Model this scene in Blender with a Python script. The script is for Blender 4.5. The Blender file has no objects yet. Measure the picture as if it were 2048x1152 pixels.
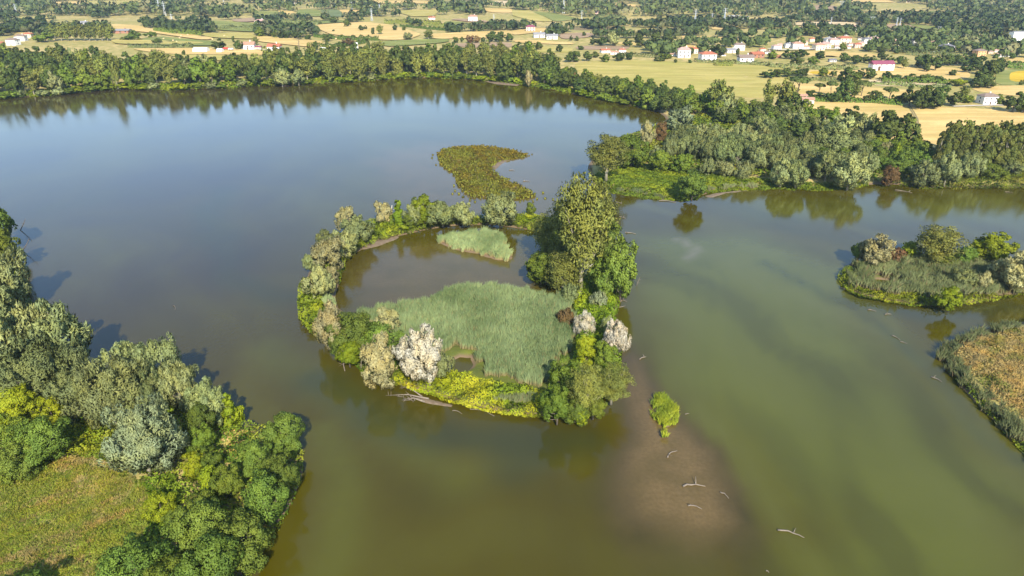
import bpy, math, random
import numpy as np
from mathutils import Vector, Matrix
from mathutils.geometry import delaunay_2d_cdt

random.seed(7)
R = np.random.default_rng(7)
S = bpy.context.scene
C = S.collection

# ---------------------------------------------------------------- camera, sky, sun, exposure
CAM_H, FPX, PITCH = 90.0, 1384.0, math.radians(25.4)
cam_data = bpy.data.cameras.new('camera')
cam_data.sensor_width = 36.0
cam_data.lens = 36.0 * FPX / 2048.0
cam_data.clip_start, cam_data.clip_end = 1.0, 20000.0
cam = bpy.data.objects.new('camera', cam_data)
cam.location = (0, 0, CAM_H)
cam.rotation_euler = (math.pi / 2 - PITCH, 0, 0)
C.objects.link(cam)
S.camera = cam

SUN_EL, SUN_AZ = math.radians(36), math.radians(168)      # azimuth clockwise from +Y
world = bpy.data.worlds.new('World')
S.world = world
world.use_nodes = True
nt = world.node_tree
bg = nt.nodes['Background']
sky = nt.nodes.new('ShaderNodeTexSky')
sky.sky_type = 'NISHITA'
sky.sun_disc = False
sky.sun_elevation = SUN_EL
sky.sun_rotation = SUN_AZ
sky.air_density, sky.dust_density, sky.ozone_density = 1.0, 0.1, 2.5
nt.links.new(sky.outputs[0], bg.inputs[0])
bg.inputs[1].default_value = 0.15
sun_data = bpy.data.lights.new('sun', 'SUN')
sun_data.energy, sun_data.angle, sun_data.color = 5.0, math.radians(0.5), (1.0, 0.93, 0.80)
sun = bpy.data.objects.new('sun', sun_data)
sd_ = Vector((math.sin(SUN_AZ) * math.cos(SUN_EL), math.cos(SUN_AZ) * math.cos(SUN_EL), math.sin(SUN_EL)))
sun.rotation_euler = (-sd_).to_track_quat('-Z', 'Y').to_euler()
sun.location = sd_ * 500
C.objects.link(sun)
S.view_settings.view_transform = 'Standard'
S.view_settings.look = 'None'
S.view_settings.exposure = 0.85
S.view_settings.gamma = 1.0
S.view_settings.use_curve_mapping = False
S.cycles.max_bounces = 6
S.cycles.diffuse_bounces = 2
S.cycles.glossy_bounces = 2
S.cycles.transmission_bounces = 3
S.cycles.volume_bounces = 0

# ---------------------------------------------------------------- maths helpers
CP, SP = math.cos(PITCH), math.sin(PITCH)
def ray(px, py):
    a, b = (px - 1024.0) / FPX, (576.0 - py) / FPX
    return np.array([a, CP + b * SP, -SP + b * CP])
def U(px, py, z=0.0):
    """where the line of sight through a photo pixel meets height z"""
    d = ray(px, py)
    t = (z - CAM_H) / d[2]
    return np.array([d[0] * t, d[1] * t])
def lat(ix, iy, seed):
    n = (ix.astype(np.int64) * 374761393 + iy.astype(np.int64) * 668265263 + seed * 974634777) & 0x7fffffff
    n = ((n ^ (n >> 13)) * 1274126177) & 0x7fffffff
    return ((n ^ (n >> 16)) & 0xffff) / 65535.0
def vn(x, y, seed=0):
    x = np.asarray(x, float); y = np.asarray(y, float)
    ix, iy = np.floor(x), np.floor(y)
    fx, fy = x - ix, y - iy
    fx = fx * fx * (3 - 2 * fx); fy = fy * fy * (3 - 2 * fy)
    a, b = lat(ix, iy, seed), lat(ix + 1, iy, seed)
    c, d = lat(ix, iy + 1, seed), lat(ix + 1, iy + 1, seed)
    return (a * (1 - fx) + b * fx) * (1 - fy) + (c * (1 - fx) + d * fx) * fy
def fbm(x, y, seed=0, o=3):
    s, a, t = 0, 1.0, 0
    for k in range(o):
        s = s + a * vn(x * 2 ** k, y * 2 ** k, seed + k); t += a; a *= 0.5
    return s / t
def sstep(x, a, b):
    t = np.clip((x - a) / (b - a), 0, 1)
    return t * t * (3 - 2 * t)
def inpoly(P, poly):
    x, y = P[:, 0], P[:, 1]
    r = np.zeros(len(P), bool)
    n = len(poly)
    for i in range(n):
        x1, y1 = poly[i]; x2, y2 = poly[(i + 1) % n]
        if y1 == y2: continue
        c = ((y1 > y) != (y2 > y)) & (x < (x2 - x1) * (y - y1) / (y2 - y1) + x1)
        r ^= c
    return r
def dist(P, poly, closed=True):
    D = np.full(len(P), 1e9)
    n = len(poly)
    for i in range(n if closed else n - 1):
        a = poly[i]; b = poly[(i + 1) % n]
        ab = b - a
        L = ab @ ab
        if L < 1e-9: continue
        t = np.clip(((P - a) @ ab) / L, 0, 1)
        q = P - (a + t[:, None] * ab)
        D = np.minimum(D, q[:, 0] ** 2 + q[:, 1] ** 2)
    return np.sqrt(D)
def sdist(P, poly):                       # positive inside
    return np.where(inpoly(P, poly), 1, -1) * dist(P, poly)
def area(poly):
    x, y = poly[:, 0], poly[:, 1]
    return abs(np.sum(x * np.roll(y, -1) - np.roll(x, -1) * y)) / 2
def refine(poly, step, wob=0.0, seed=1):
    out = []
    n = len(poly)
    for i in range(n):
        a, b = poly[i], poly[(i + 1) % n]
        k = max(1, int(np.linalg.norm(b - a) / step))
        for j in range(k):
            out.append(a + (b - a) * j / k)
    out = np.array(out)
    for _ in range(2):
        out = 0.5 * out + 0.25 * (np.roll(out, 1, 0) + np.roll(out, -1, 0))
    if wob:
        s = step * 2.2
        out[:, 0] += wob * (vn(out[:, 0] / s, out[:, 1] / s, seed) - .5) * 2
        out[:, 1] += wob * (vn(out[:, 0] / s, out[:, 1] / s, seed + 9) - .5) * 2
    return out
def sample(poly, n, rng=R):
    lo, hi = poly.min(0), poly.max(0)
    k = int(n * 1.15 * (hi - lo).prod() / max(area(poly), 1e-6)) + 8
    P = lo + rng.random((k, 2)) * (hi - lo)
    return P[inpoly(P, poly)][:n]
def PX(pts, z=0.0):
    return np.array([U(x, y, z) for x, y in pts])

# ---------------------------------------------------------------- mesh helpers
def mk(name, V, groups, mats, midx=None, tint=None, normals=None, smooth=True, tone=None):
    """groups: list of (n,k) index arrays"""
    me = bpy.data.meshes.new(name)
    V = np.asarray(V, np.float32)
    me.vertices.add(len(V))
    me.vertices.foreach_set('co', V.ravel())
    tot, starts, idx = 0, [], []
    for g in groups:
        g = np.asarray(g, np.int32)
        if len(g) == 0: continue
        k = g.shape[1]
        starts.append(tot + np.arange(len(g), dtype=np.int32) * k)
        idx.append(g.ravel()); tot += g.size
    idx = np.concatenate(idx); starts = np.concatenate(starts)
    me.loops.add(len(idx)); me.loops.foreach_set('vertex_index', idx)
    me.polygons.add(len(starts)); me.polygons.foreach_set('loop_start', starts)
    for m in mats: me.materials.append(m)
    if midx is not None: me.polygons.foreach_set('material_index', np.asarray(midx, np.int32))
    me.polygons.foreach_set('use_smooth', np.full(len(starts), smooth, bool))
    if tint is not None:
        a = me.attributes.new('tint', 'FLOAT', 'POINT'); a.data.foreach_set('value', np.asarray(tint, np.float32))
    if tone is not None:
        a = me.attributes.new('tone', 'FLOAT', 'POINT'); a.data.foreach_set('value', np.asarray(tone, np.float32))
    me.update(calc_edges=True)
    if normals is not None:
        me.normals_split_custom_set_from_vertices(np.asarray(normals, np.float32))
    return me
class MB:
    """collects simple shapes into one mesh"""
    def __init__(s): s.v, s.q, s.t = [], [], []
    def _n(s): return len(s.v)
    def box(s, x0, x1, y0, y1, z0, z1):
        n = s._n()
        s.v += [(x0, y0, z0), (x1, y0, z0), (x1, y1, z0), (x0, y1, z0), (x0, y0, z1), (x1, y0, z1), (x1, y1, z1), (x0, y1, z1)]
        s.q += [tuple(n + i for i in f) for f in ((3, 2, 1, 0), (4, 5, 6, 7), (0, 1, 5, 4), (1, 2, 6, 5), (2, 3, 7, 6), (3, 0, 4, 7))]
        return s
    def tube(s, pts, rad, k=6, cap=True):
        pts = [Vector(p) for p in pts]
        n0 = s._n()
        prev = None
        for i, p in enumerate(pts):
            d = (pts[min(i + 1, len(pts) - 1)] - pts[max(i - 1, 0)]).normalized()
            a = d.orthogonal().normalized() if prev is None else (prev - d * prev.dot(d)).normalized()
            prev = a
            b = d.cross(a)
            r = rad[i]
            for j in range(k):
                t = 2 * math.pi * j / k
                s.v.append(tuple(p + a * (r * math.cos(t)) + b * (r * math.sin(t))))
        for i in range(len(pts) - 1):
            for j in range(k):
                a0 = n0 + i * k + j; a1 = n0 + i * k + (j + 1) % k
                s.q.append((a0, a1, a1 + k, a0 + k))
        if cap:
            s.v.append(tuple(pts[-1])); c = s._n() - 1
            m = n0 + (len(pts) - 1) * k
            for j in range(k): s.t.append((m + j, m + (j + 1) % k, c))
            s.v.append(tuple(pts[0])); c = s._n() - 1
            for j in range(k): s.t.append((n0 + (j + 1) % k, n0 + j, c))
        return s
    def face(s, pts):
        n = s._n(); s.v += [tuple(p) for p in pts]
        (s.q if len(pts) == 4 else s.t).append(tuple(range(n, n + len(pts))))
        return s
    def mesh(s, name, mat, smooth=False):
        g = []
        if s.q: g.append(np.array(s.q))
        if s.t: g.append(np.array(s.t))
        return mk(name, np.array(s.v), g, [mat], smooth=smooth)
def link(name, me, parent=None, loc=None, label=None, cat=None, group=None, kind=None, scale=None, rz=None):
    o = bpy.data.objects.new(name, me)
    C.objects.link(o)
    if parent is not None: o.parent = parent
    if loc is not None: o.location = loc
    if scale is not None: o.scale = scale
    if rz is not None: o.rotation_euler = (0, 0, rz)
    if label: o['label'] = label
    if cat: o['category'] = cat
    if group: o['group'] = group
    if kind: o['kind'] = kind
    return o

# ---------------------------------------------------------------- materials
def newmat(name):
    m = bpy.data.materials.new(name)
    m.use_nodes = True
    return m, m.node_tree.nodes, m.node_tree.links, m.node_tree.nodes['Principled BSDF']
def node(ns, t, **kw):
    n = ns.new(t)
    for k, v in kw.items(): setattr(n, k, v)
    return n
def mixc(ns, ls, fac, a, b, mode='MIX'):
    n = node(ns, 'ShaderNodeMix', data_type='RGBA', blend_type=mode)
    for i, v in ((0, fac), (6, a), (7, b)):
        if isinstance(v, (int, float)): n.inputs[i].default_value = v
        elif isinstance(v, tuple): n.inputs[i].default_value = (*v, 1)
        else: ls.new(v, n.inputs[i])
    return n.outputs[2]
def maprange(ns, ls, v, a, b, c=0.0, d=1.0):
    n = node(ns, 'ShaderNodeMapRange')
    ls.new(v, n.inputs[0])
    for i, x in ((1, a), (2, b), (3, c), (4, d)): n.inputs[i].default_value = x
    return n.outputs[0]
def noise(ns, ls, scale, detail=3.0, vec=None, rough=0.55, stretch=None, rot=0.0):
    if vec is None:
        vec = node(ns, 'ShaderNodeTexCoord').outputs['Object']
    if stretch:
        mp = node(ns, 'ShaderNodeMapping'); mp.inputs['Scale'].default_value = stretch
        mp.inputs['Rotation'].default_value = (0, 0, rot)
        ls.new(vec, mp.inputs[0]); vec = mp.outputs[0]
    n = node(ns, 'ShaderNodeTexNoise')
    n.inputs['Scale'].default_value = scale; n.inputs['Detail'].default_value = detail; n.inputs['Roughness'].default_value = rough
    ls.new(vec, n.inputs['Vector'])
    return n.outputs[0]
def foliage(name, dark, light, dry=None, trans=0.13, rnd=0.10, tonecol=None, vary=.55):
    m, ns, ls, b = newmat(name)
    at = node(ns, 'ShaderNodeAttribute', attribute_name='tint')
    col = mixc(ns, ls, at.outputs['Fac'], dark, light)
    if tonecol:
        a2 = node(ns, 'ShaderNodeAttribute', attribute_name='tone')
        col = mixc(ns, ls, a2.outputs['Fac'], col, tonecol)
    nz = noise(ns, ls, .30, 2)
    col = mixc(ns, ls, maprange(ns, ls, nz, .42, .62, 0, vary), col, mixc(ns, ls, 1.0, col, (1.35, 1.16, .70), 'MULTIPLY'))
    oi = node(ns, 'ShaderNodeObjectInfo')
    h = node(ns, 'ShaderNodeHueSaturation')
    ls.new(col, h.inputs['Color'])
    ls.new(maprange(ns, ls, oi.outputs['Random'], 0, 1, .5 - rnd * .26, .5 + rnd * .05), h.inputs['Hue'])
    wn = node(ns, 'ShaderNodeTexWhiteNoise', noise_dimensions='1D'); ls.new(oi.outputs['Random'], wn.inputs['W'])
    ls.new(maprange(ns, ls, wn.outputs[0], 0, 1, 1 - rnd * 2.6, 1 + rnd * 2.6), h.inputs['Value'])
    col = h.outputs[0]
    ls.new(col, b.inputs['Base Color'])
    b.inputs['Roughness'].default_value = 0.62
    b.inputs['Specular IOR Level'].default_value = 0.18
    tr = node(ns, 'ShaderNodeBsdfTranslucent')
    ls.new(col, tr.inputs[0])
    mx = node(ns, 'ShaderNodeMixShader'); mx.inputs[0].default_value = trans
    ls.new(b.outputs[0], mx.inputs[1]); ls.new(tr.outputs[0], mx.inputs[2])
    ls.new(mx.outputs[0], ns['Material Output'].inputs[0])
    return m
def plain(name, c, rough=0.8, c2=None, scale=1.5, bump=0.0, spec=0.3):
    m, ns, ls, b = newmat(name)
    if c2:
        f = noise(ns, ls, scale, 4)
        ls.new(mixc(ns, ls, maprange(ns, ls, f, .35, .65), c, c2), b.inputs['Base Color'])
        if bump:
            bp = node(ns, 'ShaderNodeBump'); bp.inputs['Strength'].default_value = bump; bp.inputs['Distance'].default_value = .1
            ls.new(f, bp.inputs['Height']); ls.new(bp.outputs[0], b.inputs['Normal'])
    else:
        b.inputs['Base Color'].default_value = (*c, 1)
    b.inputs['Roughness'].default_value = rough
    b.inputs['Specular IOR Level'].default_value = spec
    return m
M = {}
M['bark'] = plain('bark', (.09, .07, .05), .9, (.16, .13, .10), 3)
M['pale_bark'] = plain('pale_bark', (.22, .19, .13), .9, (.32, .29, .21), 3)
M['dead_wood'] = plain('dead_wood', (.15, .12, .09), .85, (.24, .195, .145), 2.5)
M['bleached_wood'] = plain('bleached_wood', (.42, .37, .30), .85, (.56, .51, .43), 2.5)
FOL = {
 'oak':   ((.058, .100, .012), (.142, .224, .036)),
 'green': ((.070, .118, .009), (.160, .225, .030)),
 'lime':  ((.108, .172, .006), (.245, .312, .014)),
 'willow':((.138, .172, .058), (.300, .345, .145)),
 'grey':  ((.100, .132, .042), (.215, .260, .100)),
 'white': ((.380, .365, .255), (.660, .630, .495)),
 'cream': ((.215, .215, .080), (.410, .395, .195)),
 'olive': ((.100, .124, .018), (.225, .262, .062)),
 'brown': ((.120, .076, .026), (.215, .140, .055)),
 'pine':  ((.044, .070, .013), (.108, .140, .034)),
 'ivy':   ((.090, .155, .006), (.200, .275, .014)),
 'blue':  ((.115, .155, .074), (.245, .295, .155)),
}
for k, (a, b_) in FOL.items():
    M[k] = foliage('leaves_' + k, a, b_)
M['oak_far'] = foliage('leaves_oak_far', (.034, .058, .011), (.100, .145, .028))
M['olive_row'] = foliage('leaves_olive_row', (.068, .090, .014), (.165, .190, .045))

# ---------------------------------------------------------------- the lie of the land
def hills(x, y):
    x = np.asarray(x, float); y = np.asarray(y, float)
    s = sstep(y, 820, 1150)
    h = 1.6 + s * (11 * (fbm(x / 330 + 3.1, y / 330 + 1.7, 5, 2) - .42) + 3 * (vn(x / 95, y / 95, 8) - .5))
    h = h + 26 * sstep(y, 1350, 2300) * fbm(x / 620 + 7, y / 700, 11, 2)
    return np.maximum(h, .9 - 3 * (1 - s)) + 130 * sstep(y, 2600, 6500) * (0.4 + fbm(x / 1500, y / 1800, 31, 3))
def Uh(px, py):
    """line of sight onto the hilly ground"""
    d = ray(px, py)
    t = np.arange(300, 5200, 3.0) / d[1]
    X, Y, Z = d[0] * t, d[1] * t, CAM_H + d[2] * t
    k = np.argmax(Z < hills(X, Y))
    if Z[k] >= hills(X[k], Y[k]): k = len(t) - 1
    return np.array([X[k], Y[k]])
def G(px, py):
    return Uh(px, py) if py < 150 else U(px, py, 1.5)

NORTH = [(0, 197), (60, 193), (110, 190), (190, 181), (240, 178), (330, 180), (400, 178), (470, 175), (510, 172), (600, 168), (660, 166), (720, 163),
         (790, 157), (850, 155), (930, 158), (985, 163), (1040, 169), (1110, 180), (1180, 195), (1250, 208), (1305, 220), (1338, 232),
         (1330, 246), (1290, 258), (1240, 272), (1195, 300), (1180, 335), (1185, 360), (1200, 378), (1235, 389), (1290, 396), (1345, 404),
         (1392, 397), (1408, 384), (1470, 379), (1560, 376), (1640, 379), (1700, 376), (1738, 368), (1770, 360), (1798, 371), (1850, 376),
         (1950, 375), (2048, 376), (2250, 372)]
RIGHT = [(2230, 612), (2120, 628), (2048, 642), (1990, 652), (1940, 664), (1885, 684), (1867, 702), (1880, 726), (1905, 752), (1950, 803),
         (2000, 862), (2048, 908), (2150, 1010), (2260, 1150)]
LEFT = [(440, 1210), (488, 1150), (520, 1108), (548, 1072), (580, 1015), (597, 970), (606, 930), (608, 895), (570, 868), (520, 856), (480, 845),
        (420, 818), (330, 788), (240, 766), (180, 735), (115, 685), (80, 640), (62, 600), (42, 560), (22, 520), (0, 492), (-120, 440)]
lake = np.vstack([[(-620, 470)], PX(NORTH), [(420, 330), (420, 205)], PX(RIGHT), [(95, 45), (-20, 30)], PX(LEFT), [(-420, 300), (-620, 330)]])
lake = refine(lake, 6.0, 1.1, 3)
lake_lo, lake_hi = lake.min(0) - 14, lake.max(0) + 14
def ground_z(P):
    z = hills(P[:, 0], P[:, 1])
    near = ((P > lake_lo) & (P < lake_hi)).all(1)
    if near.any():
        s = sdist(P[near], lake)
        zz = z[near]
        land = zz * sstep(-s, 0, 5.5) + .35 * (fbm(P[near, 0] / 7, P[near, 1] / 7, 21, 2) - .5) * sstep(-s, 2, 9)
        z[near] = np.where(s > 0, -1.6 * sstep(s, 0, 7), land)
    return z
def look_up(P):
    """height of the finished terrain sheet"""
    i = np.clip(np.searchsorted(xs, P[:, 0]) - 1, 0, len(xs) - 2); j = np.clip(np.searchsorted(ys, P[:, 1]) - 1, 0, len(ys) - 2)
    u = (P[:, 0] - xs[i]) / (xs[i + 1] - xs[i]); v = (P[:, 1] - ys[j]) / (ys[j + 1] - ys[j])
    a, b = ZG[j, i] * (1 - u) + ZG[j, i + 1] * u, ZG[j + 1, i] * (1 - u) + ZG[j + 1, i + 1] * u
    return a * (1 - v) + b * v
def gz(p):
    return float(look_up(np.array([[p[0], p[1]]]))[0])

# ---- terrain sheet
def axis(parts):
    out = []
    for a, b, s in parts: out.append(np.arange(a, b, s))
    return np.unique(np.concatenate(out + [[parts[-1][1]]]))
xs = axis([(-9000, -2400, 600), (-2400, -1500, 60), (-1500, -420, 20), (-420, 480, 4.0), (480, 1500, 20), (1500, 2400, 60), (2400, 9001, 600)])
ys = axis([(-600, 20, 40), (20, 640, 4.0), (640, 900, 7), (900, 2300, 17), (2300, 4000, 70), (4000, 12000, 400)])
gx, gy = np.meshgrid(xs, ys)
P = np.stack([gx.ravel(), gy.ravel()], 1)
Z = ground_z(P)
ZG = Z.reshape(len(ys), len(xs))
nx = len(xs)
i0 = (np.arange(len(ys) - 1)[:, None] * nx + np.arange(nx - 1)[None]).ravel()
F = np.stack([i0, i0 + 1, i0 + 1 + nx, i0 + nx], 1)
def ground_mat(name, stops, mud=True):
    m, ns, ls, b = newmat(name)
    n1 = noise(ns, ls, .012, 4); n2 = noise(ns, ls, .16, 4); n3 = noise(ns, ls, 1.1, 3)
    c = mixc(ns, ls, maprange(ns, ls, n1, .40, .62), stops[0], stops[1])
    c = mixc(ns, ls, maprange(ns, ls, n2, .42, .66), c, stops[2])
    c = mixc(ns, ls, maprange(ns, ls, n3, .3, .8, 0, .5), c, stops[3])
    if mud:
        g = node(ns, 'ShaderNodeNewGeometry'); sx = node(ns, 'ShaderNodeSeparateXYZ'); ls.new(g.outputs['Position'], sx.inputs[0])
        c = mixc(ns, ls, maprange(ns, ls, sx.outputs[2], .25, .75, 1, 0), c, (.17, .12, .07))
    ls.new(c, b.inputs['Base Color']); b.inputs['Roughness'].default_value = .95; b.inputs['Specular IOR Level'].default_value = .1
    bp = node(ns, 'ShaderNodeBump'); bp.inputs['Strength'].default_value = .5; bp.inputs['Distance'].default_value = .3
    ls.new(n3, bp.inputs['Height']); ls.new(bp.outputs[0], b.inputs['Normal'])
    return m
M['ground'] = ground_mat('ground', ((.33, .28, .09), (.52, .38, .16), (.20, .20, .045), (.42, .33, .12)))
M['bank'] = ground_mat('bank_soil', ((.09, .12, .02), (.13, .15, .025), (.07, .09, .02), (.12, .12, .03)))
link('ground', mk('ground', np.column_stack([P, Z]), [F], [M['ground']]), kind='structure')

# ---- lake water
wx = axis([(-640, -300, 12), (-300, 320, 2.8), (320, 460, 12)])
wy = axis([(20, 420, 2.8), (420, 640, 6)])
gx, gy = np.meshgrid(wx, wy)
W = np.stack([gx.ravel(), gy.ravel()], 1)
nx = len(wx)
i0 = (np.arange(len(wy) - 1)[:, None] * nx + np.arange(nx - 1)[None]).ravel()
F = np.stack([i0, i0 + 1, i0 + 1 + nx, i0 + nx], 1)
me = mk('lake_water', np.column_stack([W, np.zeros(len(W))]), [F], [])
def soft(pts, a, b, wob=3.0, seed=40):
    q = PX(pts)
    Wn = W + wob * np.stack([fbm(W[:, 0] / 14, W[:, 1] / 14, seed, 3) - .5, fbm(W[:, 0] / 14, W[:, 1] / 14, seed + 5, 3) - .5], 1) * 2
    return sstep(sdist(Wn, q), a, b)
def band(pts, w, wob=3.0, seed=50):
    q = PX(pts)
    Wn = W + wob * np.stack([fbm(W[:, 0] / 20, W[:, 1] / 20, seed, 3) - .5, fbm(W[:, 0] / 20, W[:, 1] / 20, seed + 5, 3) - .5], 1) * 2
    return 1 - sstep(dist(Wn, q, False), 0, w)
SHOAL = [(1235, 640), (1268, 690), (1300, 735), (1375, 825), (1450, 915), (1515, 985), (1545, 1075), (1520, 1200), (1300, 1210), (1225, 1080),
         (1210, 940), (1232, 850), (1240, 780), (1225, 700)]
CORE = [(1252, 690), (1284, 735), (1362, 832), (1430, 915), (1486, 985), (1490, 1060), (1380, 1085), (1262, 1040), (1225, 930), (1252, 830), (1246, 760)]
shoal = .95 * soft(SHOAL, -1.8, 3.2, 3) * (1 - .75 * sstep(-W[:, 1], -98, -80))
core = soft(CORE, -2.5, 6, 4)
core = np.maximum(core, .5 * soft([(760, 300), (880, 290), (1080, 300), (1130, 360), (1120, 420), (1000, 430), (860, 420), (790, 390), (760, 340)], -14, 12, 10))
core = np.maximum(core, .45 * soft([(690, 540), (760, 490), (900, 480), (1060, 500), (1100, 580), (900, 640), (700, 640)], -5, 12))
murk = np.maximum.reduce([.9 * soft([(1280, 470), (1500, 470), (1800, 560), (1700, 610), (1850, 760), (2048, 960), (2200, 1300), (1560, 1300), (1560, 1000), (1330, 760), (1280, 620)], -12, 16, 8),
                          .55 * soft([(1450, 395), (2048, 390), (2048, 450), (1500, 440)], -10, 14, 6),
                          .45 * band([(650, 870), (690, 960), (660, 1080), (640, 1200)], 7), .35 * band([(540, 700), (680, 800), (820, 900), (900, 960)], 9)])
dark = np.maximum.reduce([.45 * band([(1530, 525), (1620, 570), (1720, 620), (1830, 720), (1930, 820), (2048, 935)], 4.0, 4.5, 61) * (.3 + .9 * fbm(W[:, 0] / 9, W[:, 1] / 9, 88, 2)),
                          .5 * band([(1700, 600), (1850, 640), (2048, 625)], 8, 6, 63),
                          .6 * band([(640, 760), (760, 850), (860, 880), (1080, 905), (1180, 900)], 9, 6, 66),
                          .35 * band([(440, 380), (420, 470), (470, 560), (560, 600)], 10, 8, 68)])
silt = np.maximum.reduce([.55 * band([(1360, 480), (1400, 500), (1380, 518)], 3.0, 1.5, 70),
                          .6 * soft([(985, 330), (1000, 320), (1062, 312), (1040, 322), (1000, 335), (990, 352)], -1, 3, 1)])
def streaks(pts, seed):
    q = PX(pts); dd = q[-1] - q[0]; dd = dd / np.linalg.norm(dd)
    t = W @ dd; s_ = dist(W, q, False)
    s_ = s_ + 16 * (fbm(W[:, 0] / 45, W[:, 1] / 45, seed + 2, 3) - .5) * 2
    return fbm(s_ / 9, t / 60, seed, 4)
st1 = streaks([(1290, 450), (1530, 525), (1620, 570), (1720, 620), (1830, 720), (1930, 820), (2100, 985)], 91)
st2 = streaks([(180, 480), (330, 620), (540, 740), (700, 850), (900, 930), (1150, 930)], 95)
wt = sstep(W[:, 0] - .05 * W[:, 1], 10, 40)
streak = np.where(True, .49 + (st1 - .49) * wt + .35 * (st2 - .49) * (1 - wt), 0)
leftw = sstep(-(W[:, 0] + .25 * W[:, 1]), -40, 60) * sstep(W[:, 1], 100, 230)
for n_, v in (('shoal', shoal), ('core', core), ('murk', murk), ('dark', dark), ('silt', silt), ('streak', streak), ('leftw', leftw)):
    a = me.attributes.new(n_, 'FLOAT', 'POINT'); a.data.foreach_set('value', v.astype(np.float32))
def water_mat():
    m, ns, ls, b = newmat('lake_water')
    A = lambda n: node(ns, 'ShaderNodeAttribute', attribute_name=n).outputs['Fac']
    c = mixc(ns, ls, A('leftw'), (.050, .038, .000), (.034, .021, .016))
    n1 = noise(ns, ls, .018, 4, stretch=(1, .6, 1), rot=.5)
    c = mixc(ns, ls, maprange(ns, ls, n1, .38, .66, 0, .45), c, (.064, .055, .003))
    c = mixc(ns, ls, A('murk'), c, (.092, .104, .014))
    sw = noise(ns, ls, .014, 5, stretch=(1, .55, 1), rot=.9, rough=.6); sw.node.inputs['Distortion'].default_value = 1.6
    c = mixc(ns, ls, maprange(ns, ls, sw, .36, .66, 0, .45), c, (.076, .068, .004))
    c = mixc(ns, ls, maprange(ns, ls, sw, .56, .40, 0, .30), c, (.044, .036, .002))
    c = mixc(ns, ls, maprange(ns, ls, A('streak'), .50, .75, 0, .40), c, (.098, .100, .020))
    c = mixc(ns, ls, maprange(ns, ls, A('streak'), .48, .28, 0, .40), c, (.034, .032, .004))
    c = mixc(ns, ls, A('silt'), c, (.16, .14, .09))
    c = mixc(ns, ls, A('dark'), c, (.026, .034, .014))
    n2 = noise(ns, ls, 1.3, 5); n5 = noise(ns, ls, .12, 4)
    c = mixc(ns, ls, A('shoal'), c, mixc(ns, ls, maprange(ns, ls, n5, .35, .65), (.040, .030, .008), (.066, .047, .014)))
    sh = mixc(ns, ls, maprange(ns, ls, n2, .25, .75), (.104, .068, .022), (.152, .102, .038))
    sh = mixc(ns, ls, maprange(ns, ls, n5, .4, .65, 0, .6), sh, (.078, .056, .014))
    c = mixc(ns, ls, A('core'), c, sh)
    ls.new(c, b.inputs['Base Color'])
    b.inputs['Roughness'].default_value = .09
    b.inputs['IOR'].default_value = 1.40
    r1 = noise(ns, ls, 1.6, 3, stretch=(1, .55, 1), rot=.35); r2 = noise(ns, ls, .35, 2, stretch=(1, .6, 1), rot=.2)
    ws = noise(ns, ls, .011, 3, stretch=(.6, 1.6, 1), rot=.3)
    amp = maprange(ns, ls, ws, .36, .62, .012, .085)
    bp = node(ns, 'ShaderNodeBump'); bp.inputs['Distance'].default_value = .35
    ls.new(amp, bp.inputs['Strength']); ls.new(r1, bp.inputs['Height'])
    bp2 = node(ns, 'ShaderNodeBump'); bp2.inputs['Distance'].default_value = .5; bp2.inputs['Strength'].default_value = .025
    ls.new(r2, bp2.inputs['Height']); ls.new(bp.outputs[0], bp2.inputs['Normal'])
    ls.new(bp2.outputs[0], b.inputs['Normal'])
    return m
me.materials.append(water_mat())
link('lake_water', me, kind='structure')

# ---- islands
def tri_poly(outer, holes=(), step=3.0, seed=2):
    pts = [outer] + list(holes)
    B = np.vstack(pts)
    edges, o = [], 0
    for q in pts:
        n = len(q); edges += [(o + i, o + (i + 1) % n) for i in range(n)]; o += n
    lo, hi = outer.min(0), outer.max(0)
    g = np.stack(np.meshgrid(np.arange(lo[0], hi[0], step), np.arange(lo[1], hi[1], step)), -1).reshape(-1, 2)
    g = g + np.random.default_rng(seed).uniform(-.25, .25, g.shape) * step
    k = inpoly(g, outer)
    for h in holes: k &= ~inpoly(g, h)
    g = g[k]
    dd = dist(g, outer)
    for h in holes: dd = np.minimum(dd, dist(g, h))
    g = g[dd > step * .35]
    A_ = np.vstack([B, g])
    r = delaunay_2d_cdt([Vector(p) for p in A_], edges, [], 0, 1e-4)
    V = np.array([tuple(v) for v in r[0]]); T = np.array([tuple(f) for f in r[2]])
    c = V[T].mean(1)
    k = inpoly(c, outer)
    for h in holes: k &= ~inpoly(c, h)
    return V, T[k]
ISL = {}
def island(name, pts, holes=(), top=1.0, slope=3.0, step=2.5, mat='bank', wob=.7):
    outer = refine(PX(pts), 3.0, wob, len(pts))
    hs = [refine(PX(h), 2.5, .5, 5) for h in holes]
    V, T = tri_poly(outer, hs, step)
    d = dist(V, outer)
    for h in hs: d = np.minimum(d, dist(V, h))
    z = -.45 + (top + .45) * sstep(d, 0, slope) + .35 * (fbm(V[:, 0] / 5, V[:, 1] / 5, 33, 2) - .5) * sstep(d, 1, 4)
    link(name, mk(name, np.column_stack([V, z]), [T], [M[mat]]), kind='structure')
    ISL[name] = (outer, hs)
    return outer, hs
RING = [(600, 640), (596, 592), (608, 552), (628, 517), (668, 480), (712, 454), (764, 441), (850, 434), (930, 436), (1000, 436), (1056, 428), (1110, 436),
        (1160, 445), (1212, 470), (1240, 515), (1266, 556), (1264, 590), (1236, 608), (1226, 650), (1250, 690), (1240, 722), (1238, 758), (1228, 788),
        (1188, 820), (1140, 832), (1088, 838), (1000, 829), (940, 820), (880, 797), (815, 780), (768, 764), (728, 748), (700, 724), (660, 692), (620, 667)]
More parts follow.
